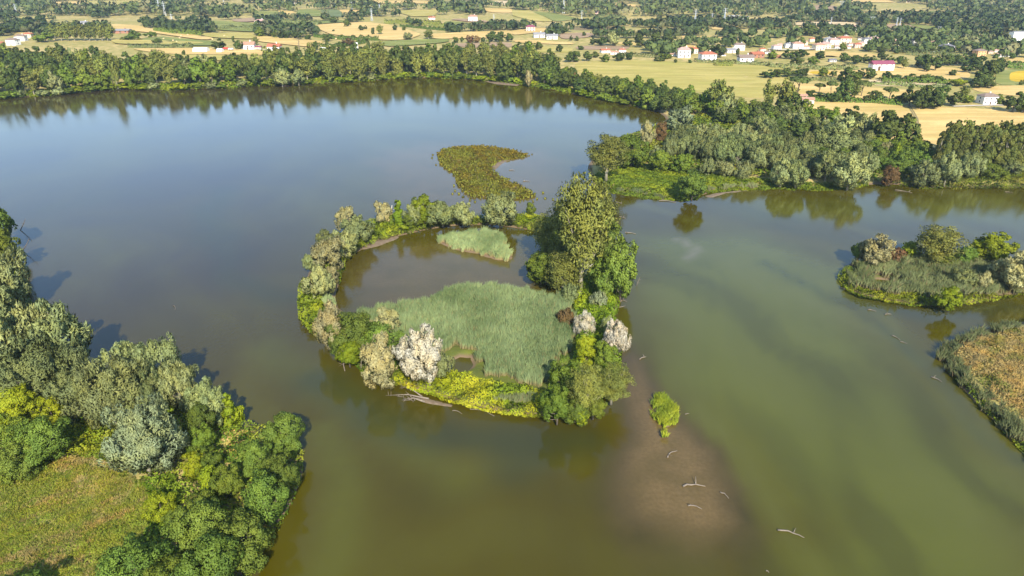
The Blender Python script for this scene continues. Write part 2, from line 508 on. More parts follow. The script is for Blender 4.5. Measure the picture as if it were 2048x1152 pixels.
POND = [(672, 596), (684, 566), (690, 530), (726, 500), (760, 482), (812, 470), (880, 455), (960, 450), (1030, 456), (1084, 466), (1082, 500), (1058, 530),
        (1066, 556), (1110, 578), (1136, 600), (1080, 590), (1000, 580), (930, 574), (886, 588), (862, 606), (764, 619), (704, 626), (680, 616)]
NOTCH = [(898, 722), (916, 711), (940, 712), (950, 728), (940, 746), (906, 744)]
ring, (pond, notch) = island('ring_island', RING, [POND, NOTCH], 1.0, 2.4, 2.2)
reed_islet, _ = island('reed_islet', [(862, 480), (874, 476), (900, 478), (912, 468), (940, 470), (955, 464), (985, 466), (1012, 472), (1020, 484), (1008, 492), (1018, 502), (1042, 508), (1044, 518), (1020, 524), (985, 526), (968, 520), (956, 510), (925, 506), (900, 496), (876, 490)], (), .35, 1.5, 2.0, wob=1.2)
sedge_islet, _ = island('sedge_islet', [(872, 312), (882, 300), (920, 293), (970, 292), (1020, 299), (1058, 309), (1040, 318), (1000, 322), (986, 330), (988, 345), (1010, 358),
                        (1050, 376), (1078, 391), (1058, 400), (1000, 402), (948, 397), (918, 378), (908, 352), (880, 330)], (), .35, 4, 3.0)
EIS = [(1672, 552), (1686, 534), (1706, 518), (1760, 508), (1830, 504), (1900, 508), (1960, 512), (2048, 530), (2170, 545), (2200, 570), (2150, 588), (2048, 590),
       (1985, 602), (1930, 612), (1880, 616), (1800, 608), (1725, 598), (1690, 580)]
east_islet, (east_pool,) = island('east_islet', EIS, [[(1728, 562), (1760, 560), (1800, 566), (1812, 576), (1798, 584), (1762, 578)]], .9, 2.4, 2.2)
patch, _ = island('shoal_patch', [(1296, 795), (1310, 784), (1330, 786), (1345, 808), (1360, 826), (1352, 862), (1325, 868), (1296, 846)], (), .25, 1.5, 1.2)

# ---------------------------------------------------------------- fields and tracks
def field_mat(name, c1, c2, rows=0.0, rot=0.0, c3=None):
    m, ns, ls, b = newmat(name)
    n1 = noise(ns, ls, .03, 5, stretch=(.45, 1.6, 1), rot=rot); n2 = noise(ns, ls, .45, 4)
    c = mixc(ns, ls, maprange(ns, ls, n1, .36, .64), c1, c2)
    if c3: c = mixc(ns, ls, maprange(ns, ls, noise(ns, ls, .021, 3, stretch=(.5, 1.4, 1), rot=rot), .5, .66, 0, .85), c, c3)
    n4 = noise(ns, ls, .11, 6, stretch=(.16, 1.0, 1), rot=rot, rough=.65)
    c = mixc(ns, ls, maprange(ns, ls, n4, .44, .58, 0, .8), c, tuple(x * y for x, y in zip(c1, (.72, .74, .66))))
    c = mixc(ns, ls, maprange(ns, ls, n2, .3, .75, 0, .4), c, tuple(x * .6 for x in c1))
    if rows:
        tc = node(ns, 'ShaderNodeTexCoord'); mp = node(ns, 'ShaderNodeMapping'); mp.inputs['Rotation'].default_value = (0, 0, rot)
        ls.new(tc.outputs['Object'], mp.inputs[0])
        w = node(ns, 'ShaderNodeTexWave', bands_direction='Y'); w.inputs['Scale'].default_value = rows; w.inputs['Distortion'].default_value = 1.5
        w.inputs['Detail'].default_value = 2
        ls.new(mp.outputs[0], w.inputs['Vector'])
        c = mixc(ns, ls, maprange(ns, ls, w.outputs[1], .2, .9, 0, .35), c, tuple(x * .72 for x in c2))
    ls.new(c, b.inputs['Base Color']); b.inputs['Roughness'].default_value = .95; b.inputs['Specular IOR Level'].default_value = .1
    return m
FM = {
 'straw': field_mat('straw_stubble', (.62, .42, .15), (.78, .55, .22), .10, .15, (.48, .37, .10)),
 'pale': field_mat('pale_stubble', (.62, .46, .25), (.70, .54, .32), .10, -.1),
 'meadow': field_mat('mown_meadow', (.20, .23, .055), (.34, .32, .10), .08, .1, (.15, .20, .04)),
 'dry': field_mat('dry_meadow', (.42, .35, .09), (.54, .43, .14), .09, .05, (.31, .31, .06)),
 'gold': field_mat('sunflowers', (.55, .36, .03), (.66, .44, .04)),
 'brown': field_mat('ploughed_soil', (.36, .24, .14), (.44, .31, .19), .12, .3),
 'orchard': field_mat('orchard_ground', (.13, .17, .06), (.22, .24, .10), .16, .5),
}
FIELDS = []
def field(kind, pts, seg=None):
    q = refine(np.array([G(x, y) for x, y in pts]), 12.0)
    far = q[:, 1].mean() > 850
    V, T = tri_poly(q, (), 14.0 if far else 20.0, 4)
    off = (.55 if far else .10) + .012 * len(FIELDS)
    z = hills(V[:, 0], V[:, 1]) + off
    nm = {'straw': 'stubble_field', 'pale': 'stubble_field', 'meadow': 'meadow', 'dry': 'meadow', 'gold': 'sunflower_field', 'brown': 'ploughed_field', 'orchard': 'orchard_field'}[kind]
    link(nm, mk(nm, np.column_stack([V, z]), [T], [FM[kind]]), kind='structure')
    FIELDS.append(q)
F_ = field
F_('dry', [(1146, 126), (1236, 120), (1330, 122), (1524, 131), (1600, 140), (1615, 152), (1576, 158), (1560, 200), (1500, 200), (1449, 190), (1399, 184), (1324, 176), (1249, 164), (1160, 150)])
F_('straw', [(1600, 200), (1640, 197), (1760, 202), (1830, 213), (1920, 216), (2060, 222), (2200, 225), (2200, 262), (2060, 268), (1940, 282), (1850, 300), (1780, 282), (1700, 262), (1620, 232)])
F_('straw', [(1560, 165), (1640, 168), (1740, 174), (1800, 182), (1900, 184), (1880, 200), (1780, 200), (1640, 192), (1560, 186)])
F_('straw', [(1560, 143), (1614, 140), (1716, 142), (1811, 128), (1926, 137), (1948, 155), (1898, 163), (1761, 155), (1618, 152)])
F_('gold', [(1612, 141), (1680, 143), (1680, 150), (1615, 150)])
F_('gold', [(1890, 145), (1936, 149), (1936, 153), (1896, 151)])
F_('gold', [(1893, 157), (1912, 157), (1908, 163), (1890, 162)])
F_('pale', [(1723, 158), (1906, 165), (1911, 173), (1741, 173)])
F_('straw', [(1926, 176), (2060, 170), (2200, 168), (2200, 200), (2060, 196), (1990, 190), (1940, 184)])
F_('meadow', [(1992, 140), (2060, 138), (2200, 140), (2200, 168), (2060, 172), (1990, 172)])
F_('gold', [(2020, 142), (2060, 140), (2060, 166), (2018, 166)])
F_('straw', [(1998, 116), (2060, 116), (2060, 128), (2004, 127)])
F_('straw', [(1536, 105), (1650, 103), (1770, 109), (1770, 116), (1560, 113)])
F_('gold', [(1772, 106), (1806, 106), (1808, 110), (1774, 110)])
F_('straw', [(1024, 80), (1154, 86), (1149, 91), (1024, 86)])
F_('dry', [(1024, 92), (1150, 95), (1140, 108), (1024, 104)])
F_('brown', [(1114, 68), (1184, 66), (1189, 75), (1124, 80)])
F_('brown', [(1150, 92), (1260, 92), (1260, 100), (1150, 100)])
F_('straw', [(1361, 72), (1486, 77), (1474, 83), (1366, 83)])
F_('straw', [(1228, 84), (1414, 92), (1400, 96), (1228, 90)])
F_('gold', [(1371, 92), (1414, 93), (1416, 98), (1375, 98)])
F_('straw', [(1421, 54), (1449, 56), (1449, 61), (1424, 61)])
F_('straw', [(1024, 62), (1090, 56), (1100, 64), (1024, 72)])
F_('dry', [(1024, 21), (1060, 22), (1110, 45), (1070, 44), (1024, 32)])
F_('straw', [(960, 17), (1024, 18), (1024, 27), (980, 26)])
F_('meadow', [(1062, 23), (1110, 27), (1159, 39), (1112, 45)])
F_('straw', [(1024, 1), (1150, 3), (1150, 8), (1024, 8)])
F_('straw', [(1208, 8), (1270, 9), (1285, 15), (1215, 13)])
F_('brown', [(1612, 14), (1640, 10), (1672, 12), (1690, 22), (1640, 23)])
F_('straw', [(1708, 26), (1811, 21), (1886, 25), (1886, 34), (1723, 33)])
F_('meadow', [(1840, 22), (1915, 26), (1900, 31), (1840, 27)])
F_('pale', [(1578, 46), (1728, 47), (1726, 53), (1586, 52)])
F_('brown', [(1756, 50), (1811, 48), (1846, 60), (1798, 62)])
F_('meadow', [(1812, 48), (1890, 56), (1860, 61), (1848, 60)])
F_('straw', [(1700, 0), (1780, 1), (1790, 6), (1700, 6)])
F_('straw', [(512, 72), (650, 84), (632, 97), (512, 84)])
F_('straw', [(620, 52), (725, 45), (777, 50), (845, 70), (812, 82), (762, 82), (662, 70)])
F_('meadow', [(560, 42), (720, 44), (620, 50), (560, 50)])
F_('straw', [(845, 70), (1024, 62), (1024, 76), (870, 80)])
F_('brown', [(902, 88), (1024, 85), (1024, 97), (930, 97)])
F_('meadow', [(760, 84), (900, 78), (900, 86), (770, 96)])
F_('meadow', [(512, 23), (555, 23), (592, 34), (512, 35)])
F_('straw', [(552, 22), (588, 23), (594, 33), (570, 30)])
F_('meadow', [(595, 20), (636, 20), (655, 34), (594, 33)])
F_('orchard', [(638, 20), (680, 20), (690, 36), (656, 34)])
F_('straw', [(676, 20), (728, 22), (712, 31), (692, 30)])
F_('dry', [(785, 22), (882, 19), (870, 33), (825, 35)])
F_('brown', [(893, 40), (937, 38), (987, 45), (960, 48)])
F_('meadow', [(890, 43), (955, 49), (940, 55), (887, 50)])
F_('straw', [(745, 0), (872, 3), (860, 9), (745, 8)])
F_('meadow', [(872, 4), (950, 3), (945, 12), (880, 10)])
F_('pale', [(950, 2), (1024, 3), (1024, 12), (990, 12)])
F_('straw', [(212, 50), (262, 51), (437, 79), (412, 83), (312, 68), (222, 58)])
F_('meadow', [(312, 74), (412, 84), (430, 82), (440, 94), (330, 92), (240, 88)])
F_('dry', [(390, 68), (505, 67), (512, 80), (420, 77)])
F_('straw', [(255, 98), (425, 97), (560, 104), (560, 112), (325, 109)])
F_('dry', [(322, 110), (545, 113), (540, 122), (400, 122)])
F_('straw', [(98, 6), (175, 2), (160, 17), (120, 16)])
F_('dry', [(172, 3), (302, 2), (250, 15), (176, 14)])
F_('straw', [(0, 14), (16, 14), (12, 20), (0, 21)])
F_('dry', [(8, 38), (100, 33), (102, 38), (25, 43)])
F_('straw', [(28, 67), (76, 66), (72, 76), (28, 74)])
F_('straw', [(440, 10), (462, 9), (462, 13), (444, 13)])
F_('brown', [(462, 40), (512, 36), (512, 45), (470, 46)])
F_('meadow', [(420, 42), (512, 48), (512, 66), (432, 62)])
F_('dry', [(220, 80), (420, 86), (410, 90), (230, 90)])
def strip(name, pts, width, mat, off=.22):
    q = [G(x, y) for x, y in pts]
    V, Fq = [], []
    for i, p in enumerate(q):
        d = q[min(i + 1, len(q) - 1)] - q[max(i - 1, 0)]; d = d / np.linalg.norm(d); n = np.array([-d[1], d[0]]) * width / 2
        for s in (-1, 1):
            c = p + n * s; V.append((c[0], c[1], hills(*c) + off + .01 * len(V)/50))
        if i: Fq.append((2 * i - 2, 2 * i - 1, 2 * i + 1, 2 * i))
    return link(name, mk(name, np.array(V), [np.array(Fq)], [mat]), kind='structure')
M['track'] = plain('track_gravel', (.50, .44, .35), .95, (.58, .52, .43), .6)
M['rut'] = plain('wheel_rut', (.20, .16, .06), .95, (.26, .21, .09), .6)
strip('farm_track', [(1905, 213.5), (1950, 212), (1995, 211), (2060, 213)], 3.0, M['track'], .3)
strip('village_road', [(1536, 100.5), (1560, 102), (1600, 101.5), (1640, 100.5), (1700, 101)], 6.0, M['track'], 1.6)
strip('farm_track', [(512, 101), (540, 104), (560, 107)], 4.0, M['track'], 1.6)
for dx in (0, 4):
    strip('wheel_rut', [(1816 + dx, 213), (1824 + dx, 225), (1831 + dx, 238), (1833 + dx, 250)], .8, M['rut'], .2)

# ---------------------------------------------------------------- trees
def unit(v):
    return v / np.maximum(np.linalg.norm(v, axis=-1, keepdims=True), 1e-9)
def leaves_mesh(pos, nrm, g, long, a, b, tint, rng):
    """rhombic leaf sprays: half-length a along `long`, half-width b; g = facing, nrm = shading normal"""
    n = len(pos)
    u = unit(long - (long * g).sum(1, keepdims=True) * g)
    v = np.cross(g, u)
    a = a * rng.uniform(.7, 1.3, (n, 1)); b = b * rng.uniform(.7, 1.3, (n, 1))
    V = np.stack([pos - u * a, pos + v * b + u * a * .15, pos + u * a, pos - v * b + u * a * .15], 1)
    F = np.arange(4 * n).reshape(n, 4)[:, ::-1]
    N = unit(nrm[:, None] + .26 * np.repeat(rng.normal(size=(n, 1, 3)), 4, 1) + .12 * rng.normal(size=(n, 4, 3)))
    return V.reshape(-1, 3), F, N.reshape(-1, 3), np.repeat(tint, 4)
def lobes_round(rng, H, W, cb, nl, flat=1.0):
    z0 = cb * H; c = np.array([0, 0, (z0 + H) / 2]); rad = np.array([W / 2, W / 2, (H - z0) / 2])
    out = []
    sq = rng.uniform(.8, 1.12, 2)
    for i in range(nl):
        ph = i * 2.39996 + rng.uniform(-.35, .35)
        zz = 1 - 1.92 * (i + .5) / nl + rng.uniform(-.12, .12)
        zz = np.clip(zz, -.92, 1); r = math.sqrt(max(0, 1 - zz * zz))
        d = np.array([r * math.cos(ph), r * math.sin(ph), zz])
        lr = W * rng.uniform(.13, .27)
        k = rng.uniform(.45, .88) * (1 if zz > -.2 else .9)
        out.append((c + d * (rad * k) * np.array([sq[0], sq[1], 1]), lr, d))
    for i in range(max(3, nl // 6)):
        d = unit(rng.normal(size=3)); out.append((c + d * rad * .28, W * .24, d))
    return out
def lobes_fan(rng, H, W, cb, nb, narrow=1.0):
    """rising limbs, each carrying a string of small leaf masses"""
    out = []
    for i in range(nb):
        ph = i * 2.39996 + rng.uniform(-.4, .4)
        t0 = cb * H + (.55 * H - cb * H) * rng.random() ** 1.2
        q = (i + .5) / nb
        zt = t0 + (H - t0) * rng.uniform(.25, 1.0)
        rr = W / 2 * math.sqrt(max(.10, 1 - ((zt - .58 * H) / (.45 * H)) ** 2)) * rng.uniform(.50, 1.02)
        a = np.array([0, 0, t0]); e = np.array([rr * math.cos(ph), rr * math.sin(ph), zt])
        for t in (.30, .45, .60, .76, .90, 1.0):
            p = a + (e - a) * t + rng.normal(size=3) * .045 * W; p[2] += .04 * H * math.sin(math.pi * t)
            out.append((p, W * rng.uniform(.085, .135) * (1.25 - .3 * t), unit(e - a)))
    return out
def crown_arrays(seed, kind, H, W, cb, n, a, b, lod):
    rng = np.random.default_rng(seed)
    style = STYLE[kind]
    if style == 'fan': L = lobes_fan(rng, H, W, cb, 46 if lod < 2 else 26)
    elif style == 'pine': L = [(np.array([W * .36 * math.cos(t) * r, W * .36 * math.sin(t) * r, H * (.88 - .08 * r) + rng.uniform(-.2, .2)]), W * rng.uniform(.13, .19), np.array([math.cos(t) * r, math.sin(t) * r, .8])) for t, r in zip(rng.uniform(0, 6.28, 22), np.sqrt(rng.random(22)))]
    elif style == 'column': L = [(np.array([rng.uniform(-.2, .2) * W, rng.uniform(-.2, .2) * W, H * (cb + (1 - cb) * q)]), W * rng.uniform(.22, .36) * (1.25 - .75 * q), unit(rng.normal(size=3) + np.array([0, 0, .8]))) for q in np.linspace(.06, .94, 20)]
    else:
        L0 = lobes_round(rng, H, W, cb, 17 if lod < 2 else 11)
        L = []
        for c0, l0, d0 in L0:
            for q in range(8 if lod < 2 else 4):
                dd = unit(rng.normal(size=3) + .9 * d0 + np.array([0, 0, .35]))
                L.append((c0 + dd * l0 * rng.uniform(.55, .95), l0 * rng.uniform(.30, .52), unit(dd + .5 * d0)))
            L.append((c0, l0 * .7, d0))
    cen = np.array([l[0] for l in L]); lr = np.array([l[1] for l in L]); od = unit(np.array([l[2] for l in L]))
    w = lr ** 2; pick = rng.choice(len(L), n, p=w / w.sum())
    d = unit(rng.normal(size=(n, 3)))
    dot = (d * od[pick]).sum(1)
    flip = dot < -.25
    d[flip] = d[flip] - 2 * dot[flip, None] * od[pick][flip]
    sq = np.array([1, 1, .55 if style == 'pine' else .9]) if style != 'feather' else np.array([.8, .8, 1.35])
    r = lr[pick] * (.62 + .46 * rng.random(n) ** .6)
    pos = cen[pick] + d * sq * r[:, None]
    lt = rng.random(len(L))
    tint = np.clip(.10 + .34 * lt[pick] + .48 * rng.random(n), 0, 1)
    nrm = unit(.8 * d + .45 * od[pick] + np.array([0, 0, .15]))
    up = np.array([0, 0, 1.0])
    if style in ('feather', 'fan'):
        g = unit(d + .75 * rng.normal(size=(n, 3)) + np.array([0, 0, .2]))
        long = unit(.7 * od[pick] + (.9 if style == 'feather' else .3) * up + (.35 if style == 'feather' else .6) * rng.normal(size=(n, 3)))
        aa, bb = a * 1.5, b * .72
    else:
        g = unit(d + .6 * rng.normal(size=(n, 3)) + np.array([0, 0, .25]))
        long = rng.normal(size=(n, 3)); aa, bb = a, b
    pos[:, 2] = np.maximum(pos[:, 2], .15)
    # facing sides outward
    s = np.sign((g * nrm).sum(1)); s[s == 0] = 1
    g = g * s[:, None]
    return leaves_mesh(pos, nrm, g, long, aa, bb, tint, rng), cen, lr, od
STYLE = {'oak': 'round', 'green': 'round', 'lime': 'round', 'willow': 'feather', 'grey': 'feather', 'white': 'feather', 'cream': 'feather', 'olive': 'fan',
         'brown': 'round', 'pine': 'pine', 'ivy': 'column', 'blue': 'feather', 'olive_row': 'column'}
PALE = {'willow', 'white', 'cream', 'olive', 'grey', 'blue', 'olive_row'}
NOM = {'pine': (9, 9), 'ivy': (9, 3.2), 'olive_row': (14, 6), 'olive': (18, 12)}
BASE = {'pine': .70, 'ivy': .0, 'olive': .05, 'olive_row': .06}
def trunk_mb(seed, kind, H, W, cen, lod, nlimb):
    rng = np.random.default_rng(seed + 99)
    mb = MB()
    r = H * (.022 if kind != 'pine' else .026)
    top = H * (.86 if kind == 'pine' else .72)
    bx, by = rng.uniform(-.03, .03, 2) * H
    mb.tube([(0, 0, -.4), (bx * .3, by * .3, top * .33), (bx, by, top * .66), (bx * .7, by * .7, top)], [r * 1.35, r, r * .75, r * .3], 6 if lod < 2 else 4)
    order = rng.permutation(len(cen))[:nlimb]
    for j in order:
        p = cen[j]
        s = min(top * .85, max(.12 * H, p[2] * rng.uniform(.35, .62)))
        a = np.array([bx * s / top, by * s / top, s])
        m_ = a + (p - a) * .55 + np.array([0, 0, -.04 * H])
        mb.tube([a, m_, p], [r * .5, r * .32, r * .10], 4, False)
    return mb
PROTO = {}
def proto(kind, lod, var, shrub=False):
    key = (kind, lod, var, shrub)
    if key in PROTO: return PROTO[key]
    H, W = (5.0, 6.0) if shrub else NOM.get(kind, (13, 11))
    seed = (sum(ord(c) for c in kind) * 31 + lod * 7 + var * 101 + (500 if shrub else 0))
    n = (15000, 7200, 1400)[lod]
    a, b = ((.205, .130), (.335, .215), (.80, .54))[lod]
    if shrub: n = int(n * .42); a, b = a * .85, b * .85
    if kind in ('ivy', 'pine', 'olive_row'): n = int(n * .55)
    st = STYLE[kind]
    if st == 'fan': n = int(n * 1.5); a, b = a * .70, b * .85
    cb = BASE.get(kind, -.02 if shrub else .0)
    (V, F, N, T), cen, lr, od = crown_arrays(seed, kind, H, W, cb, n, a, b, lod)
    bark = M['pale_bark' if kind in PALE else 'bark']
    tm = trunk_mb(seed, kind, H, W, cen, lod, (4 if shrub else (34 if st == 'fan' else 14)) if lod < 2 else (8 if st == 'fan' else 4))
    if lod < 2:
        r = (mk('crown', V, [F], [M[kind]], tint=T, normals=N), tm.mesh('trunk', bark, True), H, W)
    else:
        tv = np.array(tm.v); tq = np.array(tm.q); tt = np.array(tm.t) if tm.t else np.zeros((0, 3), int)
        o = len(V)
        VV = np.vstack([V, tv]); nt_ = len(tq) + len(tt)
        tn = unit(tv * np.array([1, 1, 0]) + 1e-3)
        me_ = mk('tree', VV, [F, tq + o] + ([tt + o] if len(tt) else []), [M['oak_far' if kind == 'oak' else kind], bark], midx=[0] * len(F) + [1] * nt_, tint=np.concatenate([T, np.zeros(len(tv))]), normals=np.vstack([N, tn]))
        r = (me_, None, H, W)
    PROTO[key] = r
    return r
TREENAME = {'oak': 'oak_tree', 'green': 'broadleaf_tree', 'lime': 'broadleaf_tree', 'willow': 'willow_tree', 'grey': 'willow_tree', 'white': 'willow_tree',
            'cream': 'willow_tree', 'olive': 'poplar_tree', 'brown': 'dry_tree', 'pine': 'umbrella_pine', 'ivy': 'ivy_clad_tree', 'blue': 'willow_tree', 'olive_row': 'poplar_tree'}
NT = [0]
_on = ['', 'first', 'second', 'third', 'fourth', 'fifth', 'sixth', 'seventh', 'eighth', 'ninth', 'tenth', 'eleventh', 'twelfth', 'thirteenth', 'fourteenth', 'fifteenth', 'sixteenth', 'seventeenth', 'eighteenth', 'nineteenth']
ORD = _on + ['twentieth'] + ['twenty ' + x for x in _on[1:10]] + ['thirtieth'] + ['thirty ' + x for x in _on[1:10]] + ['fortieth'] + ['forty ' + x for x in _on[1:10]]
def plant(kind, p, h, w, label, group=None, z=None, shrub=None):
    NT[0] += 1
    d = math.hypot(p[0], p[1])
    lod = 0 if d < 172 else (1 if d < 400 else 2)
    if shrub is None: shrub = h < 5.5 and kind not in ('ivy', 'pine')
    nv = 3 if lod == 2 or (lod == 1 and not shrub and kind in ('willow', 'grey')) else 2
    cr, tr, H, W = proto(kind, lod, NT[0] % nv, shrub)
    z = gz(p) if z is None else z
    z -= .15
    name = TREENAME[kind].replace('_tree', '_shrub') if shrub else TREENAME[kind]
    s = (w / W * random.uniform(.96, 1.04), w / W * random.uniform(.96, 1.04), h / H)
    rz = random.uniform(0, 6.283)
    cat = 'shrub' if shrub else 'tree'
    if tr is None:
        return link(name, cr, None, (p[0], p[1], z), label, cat, group, None, s, rz)
    o = link(name, None, None, (p[0], p[1], z), label, cat, group, None, s, rz)
    o.empty_display_size = .5
    link('crown', cr, o); link('trunk', tr, o)
    return o
def T(kind, x, yt, yb, wpx, label, group=None, z=1.0, shrub=None):
    """a tree traced by its foot (x, yb), top yt and crown width in photo pixels"""
    p = G(x, yb) if yb < 150 else U(x, yb, z)
    zz = float(hills(p[0], p[1])) if yb < 150 else z
    d = ray(x, yt)
    h = max(1.5, CAM_H + d[2] * p[1] / d[1] - zz)
    sl = math.sqrt(p[0] ** 2 + p[1] ** 2 + CAM_H ** 2)
    depth = p[1] * CP + (CAM_H - zz) * SP
    w = wpx / FPX * depth
    return plant(kind, p, h, w, label, group, zz, shrub)
def scatter(poly, spacing, kinds, hw, label, group, maxn=400, seed=3, zfix=None, avoid=None, edge=0):
    """trees of a wood: kinds = {kind: (weight, description)}"""
    rng = np.random.default_rng(seed)
    c = sample(poly, int(area(poly) / spacing ** 2 * 9) + 50, rng)
    keep = np.zeros((0, 2)); todo = []
    ks = list(kinds); wt = np.array([kinds[k][0] for k in ks], float); wt /= wt.sum()
    for p in c:
        if len(keep) >= maxn: break
        if len(keep) and ((keep - p) ** 2).sum(1).min() < spacing ** 2: continue
        if avoid is not None and any(inpoly(p[None], q)[0] for q in avoid): continue
        keep = np.vstack([keep, p])
        # kinds come in drifts
        nz = np.array([fbm(np.array(p[0] / 30.0 + 9 * i), np.array(p[1] / 30.0), 70 + i, 2) for i in range(len(ks))])
        k = ks[int(np.argmax(wt * np.exp(5 * nz) * rng.uniform(.5, 1.5, len(ks))))]
        h = rng.uniform(*hw[0]); w = rng.uniform(*hw[1])
        todo.append((k, p, h, w))
    todo.sort(key=lambda t: t[1][0])
    cnt = {}
    for k, p, h, w in todo:
        cnt[k] = cnt.get(k, 0) + 1
        tot = sum(1 for t in todo if t[0] == k)
        if tot <= 40: lb = f'{ORD[cnt[k]]} westernmost ' + label.format(kinds[k][1])
        else:
            sz = 'tall ' if h > hw[0][0] + .7 * (hw[0][1] - hw[0][0]) else ('low ' if h < hw[0][0] + .3 * (hw[0][1] - hw[0][0]) else '')
            lb = sz + label.format(kinds[k][1])
        plant(k, p, h, w, lb, group, zfix)
    return keep

# ---------------------------------------------------------------- near left bank
g = 'trees of the near wooded bank'
for r in [
 ('oak', 8, 403, 500, 62, 'dark tree at the edge of the picture where the near bank begins'),
 ('green', 12, 462, 545, 60, 'green bush below the dark tree at the edge of the near bank'),
 ('willow', 26, 500, 622, 92, 'grey green willow leaning over the water below the dark bank tree'),
 ('grey', -8, 545, 660, 100, 'grey willow cut by the picture edge, above the large bank willow'),
 ('willow', 20, 610, 775, 105, 'large silvery willow at the picture edge with its crown over the bank'),
 ('willow', 78, 604, 740, 90, 'silvery willow between the edge willow and the one with bare stem'),
 ('willow', 138, 610, 752, 108, 'silvery willow with a bare pale stem showing through its crown'),
 ('grey', 70, 690, 815, 130, 'grey green willow in front of the large silvery willow at the edge'),
 ('grey', 178, 718, 838, 120, 'dusky willow in the middle of the near bank, left half of the mass'),
 ('grey', 262, 712, 846, 118, 'dusky willow in the middle of the near bank, right half of the mass'),
 ('grey', 220, 748, 862, 90, 'lower dusky willow in front of the two dusky bank willows'),
 ('grey', 300, 752, 850, 70, 'small dusky willow behind the round blue grey willow'),
 ('willow', 268, 684, 790, 88, 'pale feathery willow on the water side behind the dusky willows'),
 ('willow', 328, 680, 806, 92, 'second pale feathery willow on the water side behind the dusky willows'),
 ('willow', 368, 722, 828, 80, 'pale willow with ivy at its foot beside the lake, sloping down the bank'),
 ('willow', 424, 762, 850, 74, 'low grey willow before the ivy covered snag on the near bank'),
 ('blue', 302, 812, 955, 146, 'round blue grey willow standing alone beside the near meadow'),
 ('oak', 572, 830, 912, 76, 'dark green tree at the tip of the near bank over the water'),
 ('oak', 568, 902, 985, 66, 'dark green tree right below the tip tree of the near bank'),
 ('oak', 514, 880, 955, 62, 'dark green tree beside the dry clearing on the near bank'),
 ('green', 466, 930, 1000, 62, 'green tree below the clearing, inland side of the near bank'),
 ('oak', 538, 948, 1048, 92, 'broad dark tree overhanging the water below the bank tip'),
 ('green', 415, 985, 1050, 62, 'rounded green tree above the big dark clump by the shore'),
 ('oak', 412, 1012, 1118, 100, 'large dark green tree in the lower clump of the near bank'),
 ('oak', 497, 1030, 1128, 96, 'dark tree hanging over the shore in the lower clump'),
 ('oak', 368, 1015, 1078, 50, 'small dark tree on the meadow side of the lower clump'),
 ('oak', 280, 1080, 1185, 120, 'dark tree at the bottom edge beside the meadow'),
 ('oak', 430, 1085, 1190, 120, 'dark tree at the bottom edge next to the shore'),
 ('green', 352, 1120, 1210, 90, 'green tree at the bottom edge between the two dark ones'),
 ('oak', 408, 805, 880, 62, 'dark bush in the shaded hollow behind the round blue grey willow'),
 ('green', 412, 850, 912, 48, 'green bush in the row between clearing and round willow'),
 ('green', 424, 895, 948, 46, 'small green bush in the row below the clearing'),
 ('lime', 396, 905, 955, 48, 'yellow green bush touching the round blue grey willow'),
 ('lime', 428, 938, 985, 56, 'yellow green bush below the row, near the round green tree'),
 ('lime', 330, 985, 1040, 62, 'yellow green bush at the meadow corner below the round willow'),
 ('lime', 472, 808, 850, 40, 'yellow green bush at the head of the dry clearing'),
 ('green', 30, 838, 925, 90, 'dark green bush at the picture edge above the meadow'),
 ('oak', 98, 836, 930, 92, 'dark leafy bush between yellow shrubs and meadow'),
 ('oak', 48, 880, 955, 76, 'low dark bush on the upper rim of the meadow at the edge'),
 ('lime', 42, 775, 855, 86, 'yellow green shrub below the large willow at the picture edge'),
 ('lime', 112, 790, 862, 66, 'yellow green shrub in front of the dusky willows')]:
    T(*r[:5], r[5], g)
T('ivy', 466, 786, 860, 26, 'tall ivy covered snag leaning beside the lake on the near bank', g)
T('ivy', 344, 762, 830, 22, 'bright ivy column at the foot of the pale bank willow', g)
T('ivy', 128, 735, 795, 20, 'bright ivy column below the willow with the bare stem', g)
T('oak', 34, 1166, 1264, 150, 'dark tree beside the meadow whose shadow falls into the bottom corner', g)

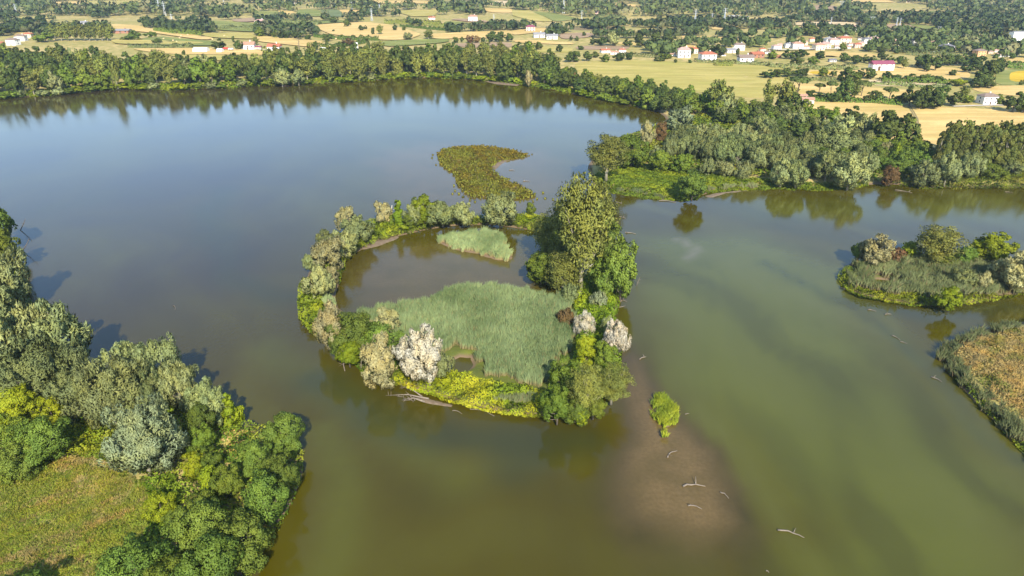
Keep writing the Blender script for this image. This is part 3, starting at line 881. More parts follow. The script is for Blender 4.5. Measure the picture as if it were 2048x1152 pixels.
# ---------------------------------------------------------------- ring island
g = 'trees of the ring island'
for r in [
 ('cream', 694, 413, 462, 42, 'pale willow at the north west corner of the ring island'),
 ('willow', 716, 432, 486, 62, 'silvery willow next to the corner willow of the ring island'),
 ('grey', 655, 463, 496, 40, 'small grey willow on the outer side of the western tree row'),
 ('willow', 692, 460, 514, 50, 'silvery willow overhanging the pond from the western row'),
 ('cream', 660, 478, 542, 72, 'broad straw coloured willow in the middle of the western row'),
 ('willow', 622, 506, 540, 30, 'small silver willow on the outer western shore of the ring island'),
 ('cream', 664, 532, 570, 32, 'small straw coloured willow where the western row meets the pond'),
 ('willow', 645, 531, 600, 58, 'round silver willow above the bright green western slope'),
 ('cream', 768, 404, 449, 38, 'pale willow beside the bare dead trunk on the northern rim'),
 ('green', 824, 424, 455, 34, 'green bush below the grey willow on the northern rim'),
 ('willow', 828, 404, 453, 38, 'silvery willow between the ivy column and the yellow green tree'),
 ('lime', 850, 391, 450, 50, 'yellow green tree on the northern rim of the ring island'),
 ('grey', 886, 404, 452, 60, 'wide grey willow on the northern rim right of the yellow green tree'),
 ('willow', 928, 404, 452, 40, 'grey willow at the end of the northern willow group'),
 ('willow', 1000, 386, 452, 68, 'large silvery willow alone on the northern rim'),
 ('green', 1061, 400, 432, 18, 'slim small green tree on the outer northern rim'),
 ('cream', 648, 624, 684, 30, 'yellowish willow at the south west shore of the ring island'),
 ('cream', 672, 610, 702, 60, 'beige willow leaning from the south west shore'),
 ('cream', 776, 618, 672, 56, 'beige bush at the edge of the reed bed behind the dark tree'),
 ('oak', 710, 620, 712, 82, 'dark green tree in the south west of the ring island'),
 ('oak', 764, 645, 722, 78, 'dark green tree between the dark tree and the cream willow'),
 ('oak', 682, 660, 715, 40, 'small dark bush at the south west shore'),
 ('lime', 700, 682, 732, 50, 'bright yellow green bush at the south west shore'),
 ('white', 846, 654, 762, 96, 'large white leaved willow at the rim of the reed bed'),
 ('cream', 764, 682, 770, 84, 'cream coloured willow over the water beside the white willow'),
 ('grey', 880, 712, 752, 44, 'small grey bush between the white willow and the dark pool'),
 ('olive', 1160, 362, 590, 118, 'tallest olive green poplar in the middle of the ring island'),
 ('olive', 1128, 398, 540, 72, 'olive poplar standing close beside the tallest one'),
 ('olive', 1196, 372, 500, 66, 'olive poplar behind the tallest poplar'),
 ('olive', 1088, 430, 512, 56, 'low feathery poplar reaching over the pond'),
 ('green', 1082, 505, 566, 60, 'leafy green bush on the pond shore under the poplars'),
 ('olive', 1126, 505, 588, 76, 'olive bush at the foot of the tallest poplar'),
 ('oak', 1212, 430, 532, 58, 'dark green tree on the channel side of the poplars'),
 ('oak', 1240, 486, 598, 64, 'dark green tree at the eastern tip of the ring island'),
 ('oak', 1208, 520, 598, 58, 'dark tree between the eastern tip and the tall poplar'),
 ('grey', 1138, 570, 604, 36, 'grey shrub where the reeds meet the poplar foot'),
 ('blue', 1196, 585, 616, 30, 'small blue grey bush in the yellow green eastern bank'),
 ('brown', 1130, 618, 654, 36, 'brownish bush inside the edge of the reed bed'),
 ('white', 1168, 628, 678, 42, 'small white willow at the eastern rim of the reed bed'),
 ('white', 1229, 638, 714, 58, 'round whitish willow standing over the eastern shore'),
 ('willow', 1216, 632, 676, 32, 'silver bush behind the round whitish willow'),
 ('lime', 1206, 545, 590, 34, 'yellow green bush below the dead white trunk'),
 ('lime', 1170, 668, 736, 44, 'yellowish bush south of the small white willow'),
 ('green', 1206, 682, 742, 46, 'green bush under the round whitish willow'),
 ('green', 1130, 718, 788, 66, 'green tree at the south east corner of the reed bed'),
 ('green', 1114, 770, 846, 58, 'green tree at the southern tip over the water'),
 ('olive', 1168, 728, 836, 70, 'green tree in the south east clump with bare stems showing'),
 ('oak', 1150, 790, 842, 50, 'dark low bush at the water between the south east clump trees'),
 ('lime', 1160, 812, 842, 40, 'yellowish low bush at the water line under the south east clump'),
 ('olive', 1222, 730, 806, 74, 'green tree reaching out over the south east shore'),
 ('green', 1186, 780, 836, 48, 'low green bush at the water line of the south east clump')]:
    T(*r[:5], r[5], g)
T('ivy', 799, 398, 452, 22, 'dark ivy column beside the dead trunk on the northern rim', g)

# ---------------------------------------------------------------- promontory
g = 'trees of the wooded promontory'
for r in [
 ('olive', 1212, 274, 364, 90, 'olive green poplar at the tip of the promontory'),
 ('green', 1262, 262, 338, 62, 'green tree behind the olive poplar at the promontory tip'),
 ('cream', 1292, 241, 292, 26, 'slim pale willow on the back shore of the promontory'),
 ('brown', 1320, 246, 285, 26, 'brownish bush on the back shore of the promontory'),
 ('blue', 1358, 210, 264, 54, 'round silver willow standing above the promontory grove'),
 ('oak', 1383, 342, 400, 56, 'round dark green tree on the front shore of the promontory'),
 ('green', 1320, 300, 346, 40, 'vine covered green shrub before the willow grove'),
 ('green', 1362, 302, 346, 46, 'vine covered green shrub beside the round dark shore tree'),
 ('willow', 1312, 292, 330, 30, 'small silvery willow behind the vine covered shrubs'),
 ('willow', 1416, 316, 352, 36, 'low silver bush at the front of the willow grove, first from the tip'),
 ('willow', 1450, 320, 356, 40, 'low silver bush at the front of the willow grove, second from the tip'),
 ('willow', 1485, 322, 360, 38, 'low silver bush at the front of the willow grove, third from the tip'),
 ('willow', 1560, 318, 372, 46, 'silver willow on the shore at the middle of the promontory'),
 ('grey', 1590, 322, 374, 44, 'dusky willow on the shore at the middle of the promontory'),
 ('grey', 1648, 296, 364, 58, 'tall dusky willow towards the landward end of the promontory'),
 ('willow', 1694, 308, 378, 64, 'silver willow bent over the shore at the landward end'),
 ('grey', 1664, 256, 318, 78, 'brownish grey willow behind the landward shore willows'),
 ('grey', 1716, 284, 332, 36, 'round grey willow beside the light green gap'),
 ('willow', 1680, 230, 285, 52, 'silver topped willow at the landward end of the grove'),
 ('willow', 1722, 226, 282, 46, 'silver willow leaning on the dark round trees by the wheat'),
 ('oak', 1766, 225, 300, 62, 'dark round tree at the corner of the big wheat field'),
 ('oak', 1804, 228, 300, 50, 'dark tree next to the wheat field corner tree'),
 ('oak', 1702, 214, 250, 40, 'dark tree top between the wheat field and the silver willows'),
 ('lime', 1786, 285, 336, 20, 'slim yellow green tree in the gap beside the grove'),
 ('cream', 1760, 284, 330, 28, 'straw coloured willow in the gap beside the grove'),
 ('brown', 1777, 334, 370, 34, 'rusty brown bush at the water in the gap'),
 ('willow', 1846, 322, 370, 54, 'pale willow at the water, first after the gap'),
 ('willow', 1888, 305, 370, 52, 'pale tall willow at the water, second after the gap'),
 ('willow', 1936, 303, 358, 48, 'pale willow in front of the poplar plantation, third after the gap'),
 ('green', 1975, 322, 358, 52, 'dark green bush under the poplar plantation'),
 ('grey', 2022, 322, 352, 36, 'grey bush under the poplar plantation near the picture edge'),
 ('olive', 1434, 162, 232, 54, 'olive poplar above the wood behind the promontory'),
 ('olive', 1532, 164, 226, 26, 'slim olive poplar beside the pale meadow'),
 ('olive', 1566, 161, 226, 40, 'olive poplar beside the two small white sheds'),
 ('willow', 1446, 186, 236, 38, 'silver willow in the wood behind the promontory'),
 ('grey', 1522, 228, 282, 52, 'grey willow between the grove and the wood behind'),
 ('oak', 1584, 184, 232, 34, 'dark tree beside the two small white sheds')]:
    T(*r[:5], r[5], g)
def Q(pts, z=1.2): return np.array([G(x, y) if y < 150 else U(x, y, z) for x, y in pts])
DES = {'oak': 'dark green tree', 'green': 'fresh green tree', 'willow': 'silvery grey willow', 'grey': 'dusky grey green willow',
       'olive': 'olive green poplar', 'lime': 'yellow green bush', 'cream': 'straw coloured willow', 'olive_row': 'slim poplar', 'brown': 'brownish tree'}
def kinds(**k): return {a: (b, DES[a]) for a, b in k.items()}
SHEDS = Q([(1585, 190), (1650, 190), (1650, 232), (1602, 232)])
scatter(Q([(1330, 318), (1345, 300), (1400, 290), (1480, 290), (1550, 304), (1610, 320), (1620, 345), (1560, 350), (1520, 346), (1480, 336), (1400, 328)]), 5.6,
        kinds(willow=1, grey=1.1), ((9, 13), (7.5, 11)), '{} packed in the middle of the promontory grove', 'willows of the promontory grove', 80, 5)
scatter(Q([(1600, 300), (1640, 285), (1740, 300), (1740, 345), (1640, 355), (1600, 350)]), 6.2,
        kinds(willow=.8, grey=1, green=.5), ((7.5, 11), (7, 10)), '{} filling the landward end of the promontory grove', 'trees of the landward grove', 26, 6)
scatter(Q([(1430, 236), (1500, 232), (1600, 240), (1650, 262), (1640, 280), (1560, 278), (1500, 262), (1440, 252)]), 6.6,
        kinds(willow=.9, grey=1, green=.8, oak=.9), ((6, 9.5), (6.5, 9.5)), '{} in the strip between grove and wheat field', 'trees between grove and wheat', 50, 7, None, [SHEDS])
scatter(Q([(1400, 226), (1480, 226), (1560, 226), (1625, 232), (1690, 258), (1660, 262), (1590, 244), (1500, 240), (1420, 240)]), 7.0,
        kinds(oak=1, green=1, olive=.4), ((7, 10.5), (7.5, 10.5)), '{} in the wood below the two white sheds', 'wood below the sheds', 48, 8, None, [SHEDS])
scatter(Q([(1730, 305), (1830, 300), (1870, 330), (1850, 350), (1800, 356), (1740, 340)]), 7.0,
        kinds(oak=1, green=1, olive=.2), ((6, 10), (7, 10)), '{} in the thicket behind the brown waterside bush', 'thicket behind the brown bush', 26, 9)
# poplar plantation in rows
a, b_, c = U(1870, 338, 1.5), U(2200, 352, 1.5), U(1890, 308, 1.5)
for i in range(19):
    for j in range(5):
        p = a + (b_ - a) * (i / 25) + (c - a) * (j / 4) + R.uniform(-.5, .5, 2)
        plant('olive_row', p, R.uniform(15, 18), R.uniform(4.8, 6.2), f'{ORD[i + 1]} slim poplar from the west in the {ORD[j + 1]} row of the plantation', 'poplar plantation')

# ---------------------------------------------------------------- east islet
g = 'trees of the eastern reed islet'
for r in [
 ('cream', 1746, 473, 534, 68, 'pale willow at the western tip of the eastern reed islet'),
 ('oak', 1714, 486, 522, 26, 'dark bush behind the pale willow of the eastern islet'),
 ('brown', 1788, 497, 524, 32, 'rusty brown bush beside the pale willow of the eastern islet'),
 ('lime', 1818, 488, 518, 34, 'yellow green bush between the rusty bush and the olive tree'),
 ('olive', 1866, 455, 530, 88, 'olive green tree on the eastern islet, the tallest there'),
 ('green', 1880, 498, 534, 44, 'green bush under the olive tree of the eastern islet'),
 ('oak', 1924, 491, 530, 38, 'dark green bush between the olive and the lime green tree'),
 ('lime', 1975, 466, 524, 74, 'bright lime green round tree on the eastern islet'),
 ('cream', 2020, 508, 578, 76, 'beige willow on the eastern islet at the picture edge'),
 ('grey', 2075, 500, 572, 80, 'grey willow of the eastern islet beyond the picture edge'),
 ('grey', 1922, 536, 576, 48, 'small grey bush in the reeds of the eastern islet'),
 ('cream', 1960, 545, 580, 32, 'small straw coloured bush in the reeds of the eastern islet'),
 ('lime', 1894, 574, 622, 46, 'yellow green bush at the southern shore of the eastern islet')]:
    T(*r[:5], r[5], g)

# ---------------------------------------------------------------- wood along the far shore
scatter(Q([(-60, 196), (0, 192), (110, 186), (240, 175), (400, 174), (505, 169), (500, 150), (400, 146), (250, 140), (100, 128), (-60, 126)], 1.5), 10.4,
        kinds(oak=1.3, green=.9, olive=.55, willow=.25), ((12, 19), (10, 15)), '{} in the western wood on the far shore', 'western wood on the far shore', 130, 11)
scatter(Q([(505, 169), (600, 165), (720, 160), (790, 154), (850, 152), (930, 155), (985, 160), (1040, 165), (1100, 172), (1110, 140), (1000, 130), (900, 126), (760, 130), (660, 134), (560, 136), (520, 152)], 1.5), 10.4,
        kinds(oak=1.2, green=.5, olive=1.1, willow=.2), ((14, 22), (10, 15)), '{} in the middle wood on the far shore', 'middle wood on the far shore', 150, 12)
scatter(Q([(1095, 172), (1180, 190), (1250, 203), (1340, 226), (1420, 232), (1420, 214), (1340, 198), (1250, 182), (1160, 166), (1105, 150)], 1.5), 7.2,
        kinds(oak=1.6, green=.7, olive=.25), ((8, 12), (7.5, 10.5)), '{} in the belt below the pale meadow', 'tree belt below the pale meadow', 110, 13)
# bright undergrowth fringe along that shore
g = 'shore bushes under the far wood'
for i in range(64):
    t = i / 63 * 1380 - 20
    xsn = np.interp(t, [p[0] for p in NORTH[:21]], [p[1] for p in NORTH[:21]])
    if R.random() < .78:
        p = U(t + R.uniform(-8, 8), xsn - 1.5, .6)
        plant(['lime', 'green', 'green', 'lime', 'willow'][int(R.integers(5))] if t < 1000 else ['green', 'green', 'lime'][int(R.integers(3))], p, R.uniform(2.6, 5), R.uniform(6, 11),
              ORD[i % 49 + 1 if i < 49 else i - 48] + (' bright bush from the west on the far water line' if i < 49 else ' bright bush from the sheds end on the far water line'), g, .5, True)
T('cream', 1057, 140, 172, 14, 'slim pale tree at the water below the middle wood', None, .8)
T('brown', 1149, 143, 172, 9, 'rust red dying tree in the belt below the pale meadow', None, 1.4)
T('olive', 236, 112, 176, 20, 'pale slender poplar among the dark western shore trees', None, 1.4)
T('willow', 116, 148, 186, 32, 'silver willow on the water line of the western wood', None, 1.0)
T('willow', 382, 122, 165, 34, 'silver willow at the thinner end of the western wood', None, 1.4)
T('willow', 412, 109, 150, 30, 'silver tree at the back of the western wood', None, 1.4)
T('oak', 487, 108, 148, 32, 'dark rounded tree at the eastern end of the western wood', None, 1.4)
T('oak', 456, 109, 146, 26, 'dark rounded tree next to the end tree of the western wood', None, 1.4)
T('willow', 565, 138, 172, 34, 'grey willow at the water near the floating raft', None, .8)
T('willow', 598, 142, 170, 28, 'grey willow at the water, east of the raft', None, .8)

# ---------------------------------------------------------------- single trees and rows in the far fields
def rows(lst, label, group):
    n_ = {}
    for r in sorted(lst, key=lambda r: r[1]):
        n_[r[0]] = n_.get(r[0], 0) + 1
        T(r[0], r[1], r[2], r[3], r[4], ORD[n_[r[0]]] + ' westernmost ' + label.format(DES[r[0]]), group, 1.6)
rows([('oak', 439, 79, 100, 27), ('oak', 478, 80, 100, 18), ('oak', 467, 72, 85, 7), ('green', 304, 62, 76, 24), ('green', 270, 62, 82, 26), ('oak', 316, 76, 88, 20),
      ('olive', 512, 74, 90, 14), ('green', 92, 64, 84, 34), ('lime', 80, 68, 84, 20), ('olive', 250, 74, 82, 16), ('oak', 87, 34, 62, 20), ('oak', 55, 42, 62, 38), ('oak', 25, 44, 64, 40),
      ('oak', 8, 52, 72, 40)], '{} in the fields around the white polytunnels', 'field trees near the polytunnels')
rows([('olive', x, 48 + R.uniform(-2, 3), 82, 22) for x in (112, 124, 137, 150, 168, 180, 192, 205, 216, 224)], '{} in the tall row above the western wood', 'poplar row above the western wood')
rows([('oak', 722, 50, 62, 11), ('oak', 731, 51, 60, 8), ('green', 694, 39, 54, 13), ('oak', 746, 55, 70, 9), ('olive', 760, 50, 70, 14), ('oak', 790, 47, 62, 10), ('oak', 808, 51, 62, 9),
      ('oak', 667, 59, 64, 6), ('oak', 668, 32, 46, 18), ('willow', 816, 65, 80, 18), ('olive', 857, 60, 78, 22), ('oak', 655, 69, 83, 20), ('oak', 632, 82, 100, 15), ('brown', 697, 76, 92, 28),
      ('oak', 912, 74, 86, 15), ('oak', 924, 73, 85, 8), ('brown', 940, 70, 86, 16), ('brown', 954, 70, 86, 16), ('oak', 966, 74, 84, 8), ('oak', 984, 63, 84, 26), ('oak', 1000, 63, 84, 18), ('oak', 1018, 66, 84, 18),
      ('oak', 964, 86, 100, 15), ('oak', 986, 88, 100, 12), ('oak', 937, 90, 102, 12), ('green', 978, 66, 70, 5), ('oak', 990, 50, 60, 10), ('oak', 959, 57, 64, 10),
      ('green', 520, 56, 74, 24), ('green', 552, 62, 76, 20), ('oak', 570, 64, 78, 22), ('oak', 592, 62, 78, 22), ('oak', 616, 70, 80, 16), ('olive', 594, 92, 104, 10)],
     '{} dotted over the straw fields beyond the middle wood', 'field trees beyond the middle wood')
rows([('oak', 1038, 85, 104, 24), ('oak', 1054, 82, 100, 18), ('oak', 1077, 83, 100, 18), ('oak', 1119, 88, 104, 14), ('oak', 1145, 102, 124, 34), ('oak', 1174, 102, 122, 20), ('oak', 1191, 103, 116, 14),
      ('oak', 1104, 56, 70, 18), ('oak', 1128, 54, 68, 20), ('oak', 1168, 64, 73, 8), ('oak', 1142, 71, 82, 8), ('oak', 1154, 72, 82, 8), ('oak', 1204, 74, 92, 26), ('willow', 1224, 66, 92, 26),
      ('oak', 1186, 76, 90, 14), ('oak', 1255, 78, 94, 20), ('oak', 1280, 74, 95, 22), ('oak', 1276, 66, 84, 20), ('oak', 1310, 64, 86, 26), ('oak', 1336, 66, 86, 30), ('oak', 1360, 78, 92, 18),
      ('oak', 1320, 92, 108, 22), ('oak', 1340, 94, 108, 18), ('oak', 1258, 104, 120, 20), ('green', 1330, 107, 118, 26), ('oak', 1318, 114, 122, 22), ('oak', 1351, 118, 126, 8), ('oak', 1380, 120, 127, 8),
      ('oak', 1238, 106, 122, 24), ('oak', 1162, 92, 100, 12), ('green', 1210, 110, 124, 20), ('oak', 1383, 95, 110, 12), ('oak', 1438, 84, 116, 28), ('oak', 1424, 90, 112, 20), ('oak', 1474, 96, 112, 8)],
     '{} among gardens and fields beyond the pale meadow', 'trees beyond the pale meadow')
T('pine', 1595, 152, 186, 46, 'wide umbrella pine with a bare trunk above the two white sheds', 'umbrella pines', 1.6)
T('pine', 1637, 166, 188, 24, 'small umbrella pine beside the wide one', 'umbrella pines', 1.6)
T('pine', 1660, 162, 192, 24, 'umbrella pine leaning on the dark hedgerow tree', 'umbrella pines', 1.6)
T('pine', 1722, 160, 192, 32, 'umbrella pine in the hedgerow, third from the sheds', 'umbrella pines', 1.6)
T('pine', 1778, 174, 198, 32, 'umbrella pine in the hedgerow nearest to the big dark thicket', 'umbrella pines', 1.6)
rows([('oak', 1684, 160, 204, 38), ('olive', 1708, 168, 198, 22), ('oak', 1752, 182, 204, 30), ('oak', 1792, 190, 206, 24), ('oak', 1640, 186, 200, 30), ('oak', 1664, 188, 204, 24), ('oak', 1736, 186, 204, 26), ('oak', 1618, 180, 196, 22),
      ('oak', 1818, 174, 212, 38), ('oak', 1846, 170, 214, 40), ('oak', 1872, 172, 214, 40), ('oak', 1838, 182, 218, 36), ('oak', 1866, 186, 218, 36), ('oak', 1908, 184, 212, 36), ('olive', 1924, 172, 204, 22), ('green', 1934, 190, 206, 26),
      ('oak', 2024, 186, 224, 38), ('oak', 2046, 188, 226, 34), ('green', 1996, 190, 208, 20), ('oak', 2070, 184, 226, 40)],
     '{} in the long hedgerow above the big wheat field', 'hedgerow above the big wheat field')
rows([('oak', 1536, 140, 156, 30), ('oak', 1552, 138, 154, 26), ('oak', 1572, 136, 154, 28), ('oak', 1594, 136, 152, 26), ('oak', 1608, 136, 152, 18), ('green', 1645, 137, 153, 20), ('oak', 1666, 139, 154, 14), ('oak', 1692, 134, 165, 30), ('green', 1712, 146, 164, 20),
      ('oak', 1720, 138, 156, 20), ('oak', 1740, 136, 158, 26), ('oak', 1772, 142, 160, 20), ('oak', 1792, 150, 160, 24), ('oak', 1822, 148, 163, 34), ('oak', 1850, 150, 164, 34), ('oak', 1876, 153, 165, 28), ('olive', 1806, 117, 138, 16), ('oak', 1852, 125, 143, 18),
      ('oak', 1870, 112, 141, 22), ('oak', 1848, 108, 138, 36), ('oak', 1840, 112, 134, 30), ('oak', 1904, 140, 151, 14), ('oak', 1932, 126, 146, 24), ('lime', 1916, 156, 172, 30), ('oak', 1952, 156, 176, 30), ('oak', 1974, 158, 176, 28),
      ('oak', 1970, 120, 164, 40), ('oak', 1984, 112, 152, 36), ('oak', 1950, 112, 140, 36), ('oak', 1992, 116, 148, 26), ('oak', 1962, 138, 168, 34), ('oak', 2042, 160, 170, 9), ('oak', 1780, 132, 140, 12)],
     '{} in the hedges around the long white barn', 'hedge trees around the barn')
rows([('oak', x, 108 + R.uniform(-2, 2), 132, 24) for x in (1884, 1898, 1912, 1926, 1940)], '{} in the straight dark row behind the barn field', 'straight row behind the barn field')
rows([('oak', 1576, 100, 118, 26), ('oak', 1600, 98, 118, 28), ('oak', 1594, 114, 130, 26), ('oak', 1638, 102, 118, 24), ('green', 1626, 114, 128, 24), ('oak', 1688, 106, 124, 22), ('oak', 1710, 110, 128, 26), ('oak', 1728, 110, 126, 18), ('oak', 1762, 102, 122, 20),
      ('oak', 1744, 112, 128, 20), ('oak', 1778, 112, 128, 16), ('oak', 1800, 112, 128, 22), ('green', 1545, 102, 118, 26), ('oak', 1734, 86, 104, 12), ('green', 1684, 86, 102, 14), ('oak', 1636, 66, 92, 18), ('green', 1600, 76, 96, 20), ('oak', 1816, 88, 106, 30),
      ('oak', 1836, 92, 106, 18), ('oak', 1792, 98, 108, 10), ('oak', 1760, 94, 106, 20), ('lime', 1918, 92, 106, 14), ('oak', 1897, 98, 106, 14), ('oak', 1870, 88, 104, 16), ('green', 1880, 84, 100, 14), ('oak', 2024, 106, 118, 14), ('oak', 1640, 42, 60, 16),
      ('oak', 1728, 56, 72, 14), ('oak', 1802, 48, 64, 18), ('oak', 1620, 50, 72, 34)],
     '{} among the village gardens', 'village garden trees')
# low hedges
def hedge(pts, h, w, label, kind='oak', name='hedge', cat='hedge', n=26):
    q = np.array([G(x, y) for x, y in pts])
    rng = np.random.default_rng(int(pts[0][0]) * 3 + 1)
    seg = np.linalg.norm(np.diff(q, axis=0), axis=1); L = seg.sum()
    k = int(L * n * .5 * max(1, h / 3)); t = rng.random(k) * L
    cum = np.concatenate([[0], np.cumsum(seg)])
    x = np.interp(t, cum, q[:, 0]); y = np.interp(t, cum, q[:, 1])
    ang = rng.uniform(0, math.pi, k)
    hh = h * (.6 + .8 * vn(t / 5, t * 0, 3)); ww = w * (.7 + .6 * vn(t / 6, t * 0 + 4, 3))
    d = np.stack([.25 * rng.normal(size=k), np.cos(ang), np.sin(ang)], 1)
    pos = np.stack([x, y + np.cos(ang) * ww / 2, hills(x, y) + np.sin(ang) * hh * rng.uniform(.75, 1.05, k)], 1)
    g_ = unit(d + .5 * rng.normal(size=(k, 3)))
    g_ *= np.where((g_ * d).sum(1) < 0, -1, 1)[:, None]
    V, Fq, N, tt = leaves_mesh(pos, d, g_, rng.normal(size=(k, 3)), .8, .55, rng.random(k) * .8, rng)
    return link(name, mk(name, V, [Fq], [M[kind]], tint=tt, normals=N), None, None, label, cat)
hedge([(258, 95), (300, 96), (350, 96.5), (388, 96)], 4.5, 7, 'straight grey green hedge in front of the white polytunnel', 'grey')
hedge([(310, 62), (350, 68), (405, 71)], 6, 12, 'thick hedge beside the upper straw field in the west')
hedge([(800, 53), (850, 58), (920, 64.5)], 3.5, 5, 'long thin hedge slanting between two straw fields')
hedge([(628, 74), (680, 79), (758, 81.5)], 4.5, 8, 'hedge across the straw fields beyond the middle wood')
hedge([(640, 93), (690, 94), (732, 86)], 4, 7, 'curved hedge by the rusty tree beyond the middle wood')
hedge([(1600, 161), (1640, 161), (1700, 165)], 3, 6, 'low hedge below the sunflower strip', 'grey')
hedge([(1536, 134), (1580, 137), (1640, 138.5), (1714, 139)], 4.2, 9, 'long grey green orchard row left of the long barn', 'grey')
hedge([(1590, 200), (1660, 203), (1740, 205), (1800, 210)], 3.5, 7, 'undergrowth hedge below the umbrella pines')
hedge([(2008, 136), (2060, 137), (2120, 138)], 7, 12, 'dark hedge at the picture edge above the yellow field')
hedge([(1760, 163), (1800, 164), (1900, 168)], 4.5, 8, 'dark hedge across the field below the barn')
hedge([(1720, 168), (1760, 169), (1850, 175), (1900, 176)], 2.2, 5, 'low broken hedge between two pale stubble strips', 'grey')
hedge([(1236, 110), (1300, 114), (1340, 116)], 3, 18, 'grey green orchard beside the red roofed farm', 'grey', 'orchard_hedge')
hedge([(1390, 124), (1450, 127), (1536, 131)], 3, 10, 'orchard hedge at the upper edge of the pale meadow', 'grey', 'orchard_hedge')
hedge([(1430, 131), (1464, 131.5)], 4.5, 10, 'short dark hedge standing in the pale meadow', 'olive')
hedge([(1800, 108), (1850, 110), (1920, 112)], 5, 26, 'grey green olive grove behind the barn field', 'grey', 'olive_grove', 'grove')
hedge([(420, 62), (460, 58), (512, 60)], 5, 30, 'grey green olive grove beside the western farmhouse', 'grey', 'olive_grove', 'grove')
hedge([(540, 44), (600, 46), (640, 50)], 5, 34, 'scattered grove on the slope by the white western house', 'grey', 'olive_grove', 'grove')
hedge([(1180, 36), (1215, 34), (1250, 40)], 5, 70, 'grey green olive grove on the slope below the pink house', 'grey', 'olive_grove', 'grove')
hedge([(770, 46), (830, 48), (890, 54)], 6, 26, 'scrubby grove along the upper straw field', 'olive', 'scrub_grove', 'grove')

# ---------------------------------------------------------------- distant woodland, one mass
def wood_mass(name, label, poly, spacing, rad, quads, seed, cover, extra=(), maxn=9000, clear=(20, 45, 70)):
    rng = np.random.default_rng(seed)
    c = sample(poly, int(area(poly) / spacing ** 2), rng)
    nz = fbm(c[:, 0] / 150, c[:, 1] / 110, seed + 3, 3)
    k = nz > np.quantile(nz, 1 - cover)
    for q in list(FIELDS) + list(extra):
        b = ((c > q.min(0)) & (c < q.max(0))).all(1) & k
        if b.any():
            idx = np.where(b)[0]; k[idx[inpoly(c[idx], q)]] = False
    # no tree so close before an open field that it would stand in it
    u = unit(c)
    for q in FIELDS:
        lo, hi = q.min(0) - 90, q.max(0) + 90
        idx = np.where(((c > lo) & (c < hi)).all(1) & k)[0]
        if len(idx) == 0: continue
        bad = np.zeros(len(idx), bool)
        for s_ in clear: bad |= inpoly(c[idx] + u[idx] * s_, q)
        k[idx[bad]] = False
    c = c[k][:maxn]
    n = len(c)
    r = rng.uniform(rad[0], rad[1], n); h = r * rng.uniform(1.5, 2.3, n)
    z = hills(c[:, 0], c[:, 1])
    d = unit(rng.normal(size=(n, quads, 3))); d[..., 2] = np.abs(d[..., 2]) * 1.0 - .25; d = unit(d)
    lump = .78 + .34 * rng.random((n, quads))
    pos = np.stack([c[:, None, 0] + d[..., 0] * r[:, None] * lump, c[:, None, 1] + d[..., 1] * r[:, None] * lump, (z + h * .52)[:, None] + d[..., 2] * (h * .5)[:, None] * lump], -1)
    sp = rng.random(n)
    tint = np.clip(.12 + .5 * sp[:, None] + .35 * (rng.random((n, quads)) - .3), 0, 1).ravel()
    tone = np.repeat((rng.random(n) < .22) * rng.uniform(.3, .9, n), quads * 4)
    dd = d.reshape(-1, 3); pos = pos.reshape(-1, 3)
    g_ = unit(dd + .45 * rng.normal(size=dd.shape)); g_ *= np.where((g_ * dd).sum(1) < 0, -1, 1)[:, None]
    s = np.repeat(r, quads)[:, None]
    V, Fq, N, tt = leaves_mesh(pos, dd, g_, rng.normal(size=dd.shape), s * .50, s * .36, tint, rng)
    link(name, mk(name, V, [Fq], [M['wood']], tint=tt, tone=tone, normals=N), None, None, label, 'woodland', None, 'stuff')
M['wood'] = foliage('leaves_wood', (.032, .058, .018), (.110, .150, .042), tonecol=(.175, .175, .080))
fan = lambda y0, y1, m=1.12: np.array([(-y0 * .74 * m, y0), (y0 * .74 * m, y0), (y1 * .74 * m, y1), (-y1 * .74 * m, y1)])
VILL = np.array([G(x, y) for x, y in [(1290, 92), (1560, 70), (1800, 62), (1960, 78), (2080, 100), (2080, 118), (1900, 108), (1700, 104), (1560, 104), (1500, 124), (1290, 118)]])
wood_mass('distant_woodland', 'dense green woodland covering the plain up to the first hills', fan(905, 1260), 9.6, (3.6, 6.3), 24, 21, .52, [VILL])
wood_mass('hill_woodland', 'bluish woodland on the hills at the top of the view', fan(1260, 2450, 1.08), 14.5, (4.8, 8.6), 11, 22, .78, (), 14000, (25, 60, 90))
wood_mass('village_woodland', 'mixed trees thickly planted around the village', VILL, 13, (3.4, 5.8), 46, 23, .60, (), 9000, (12, 24))

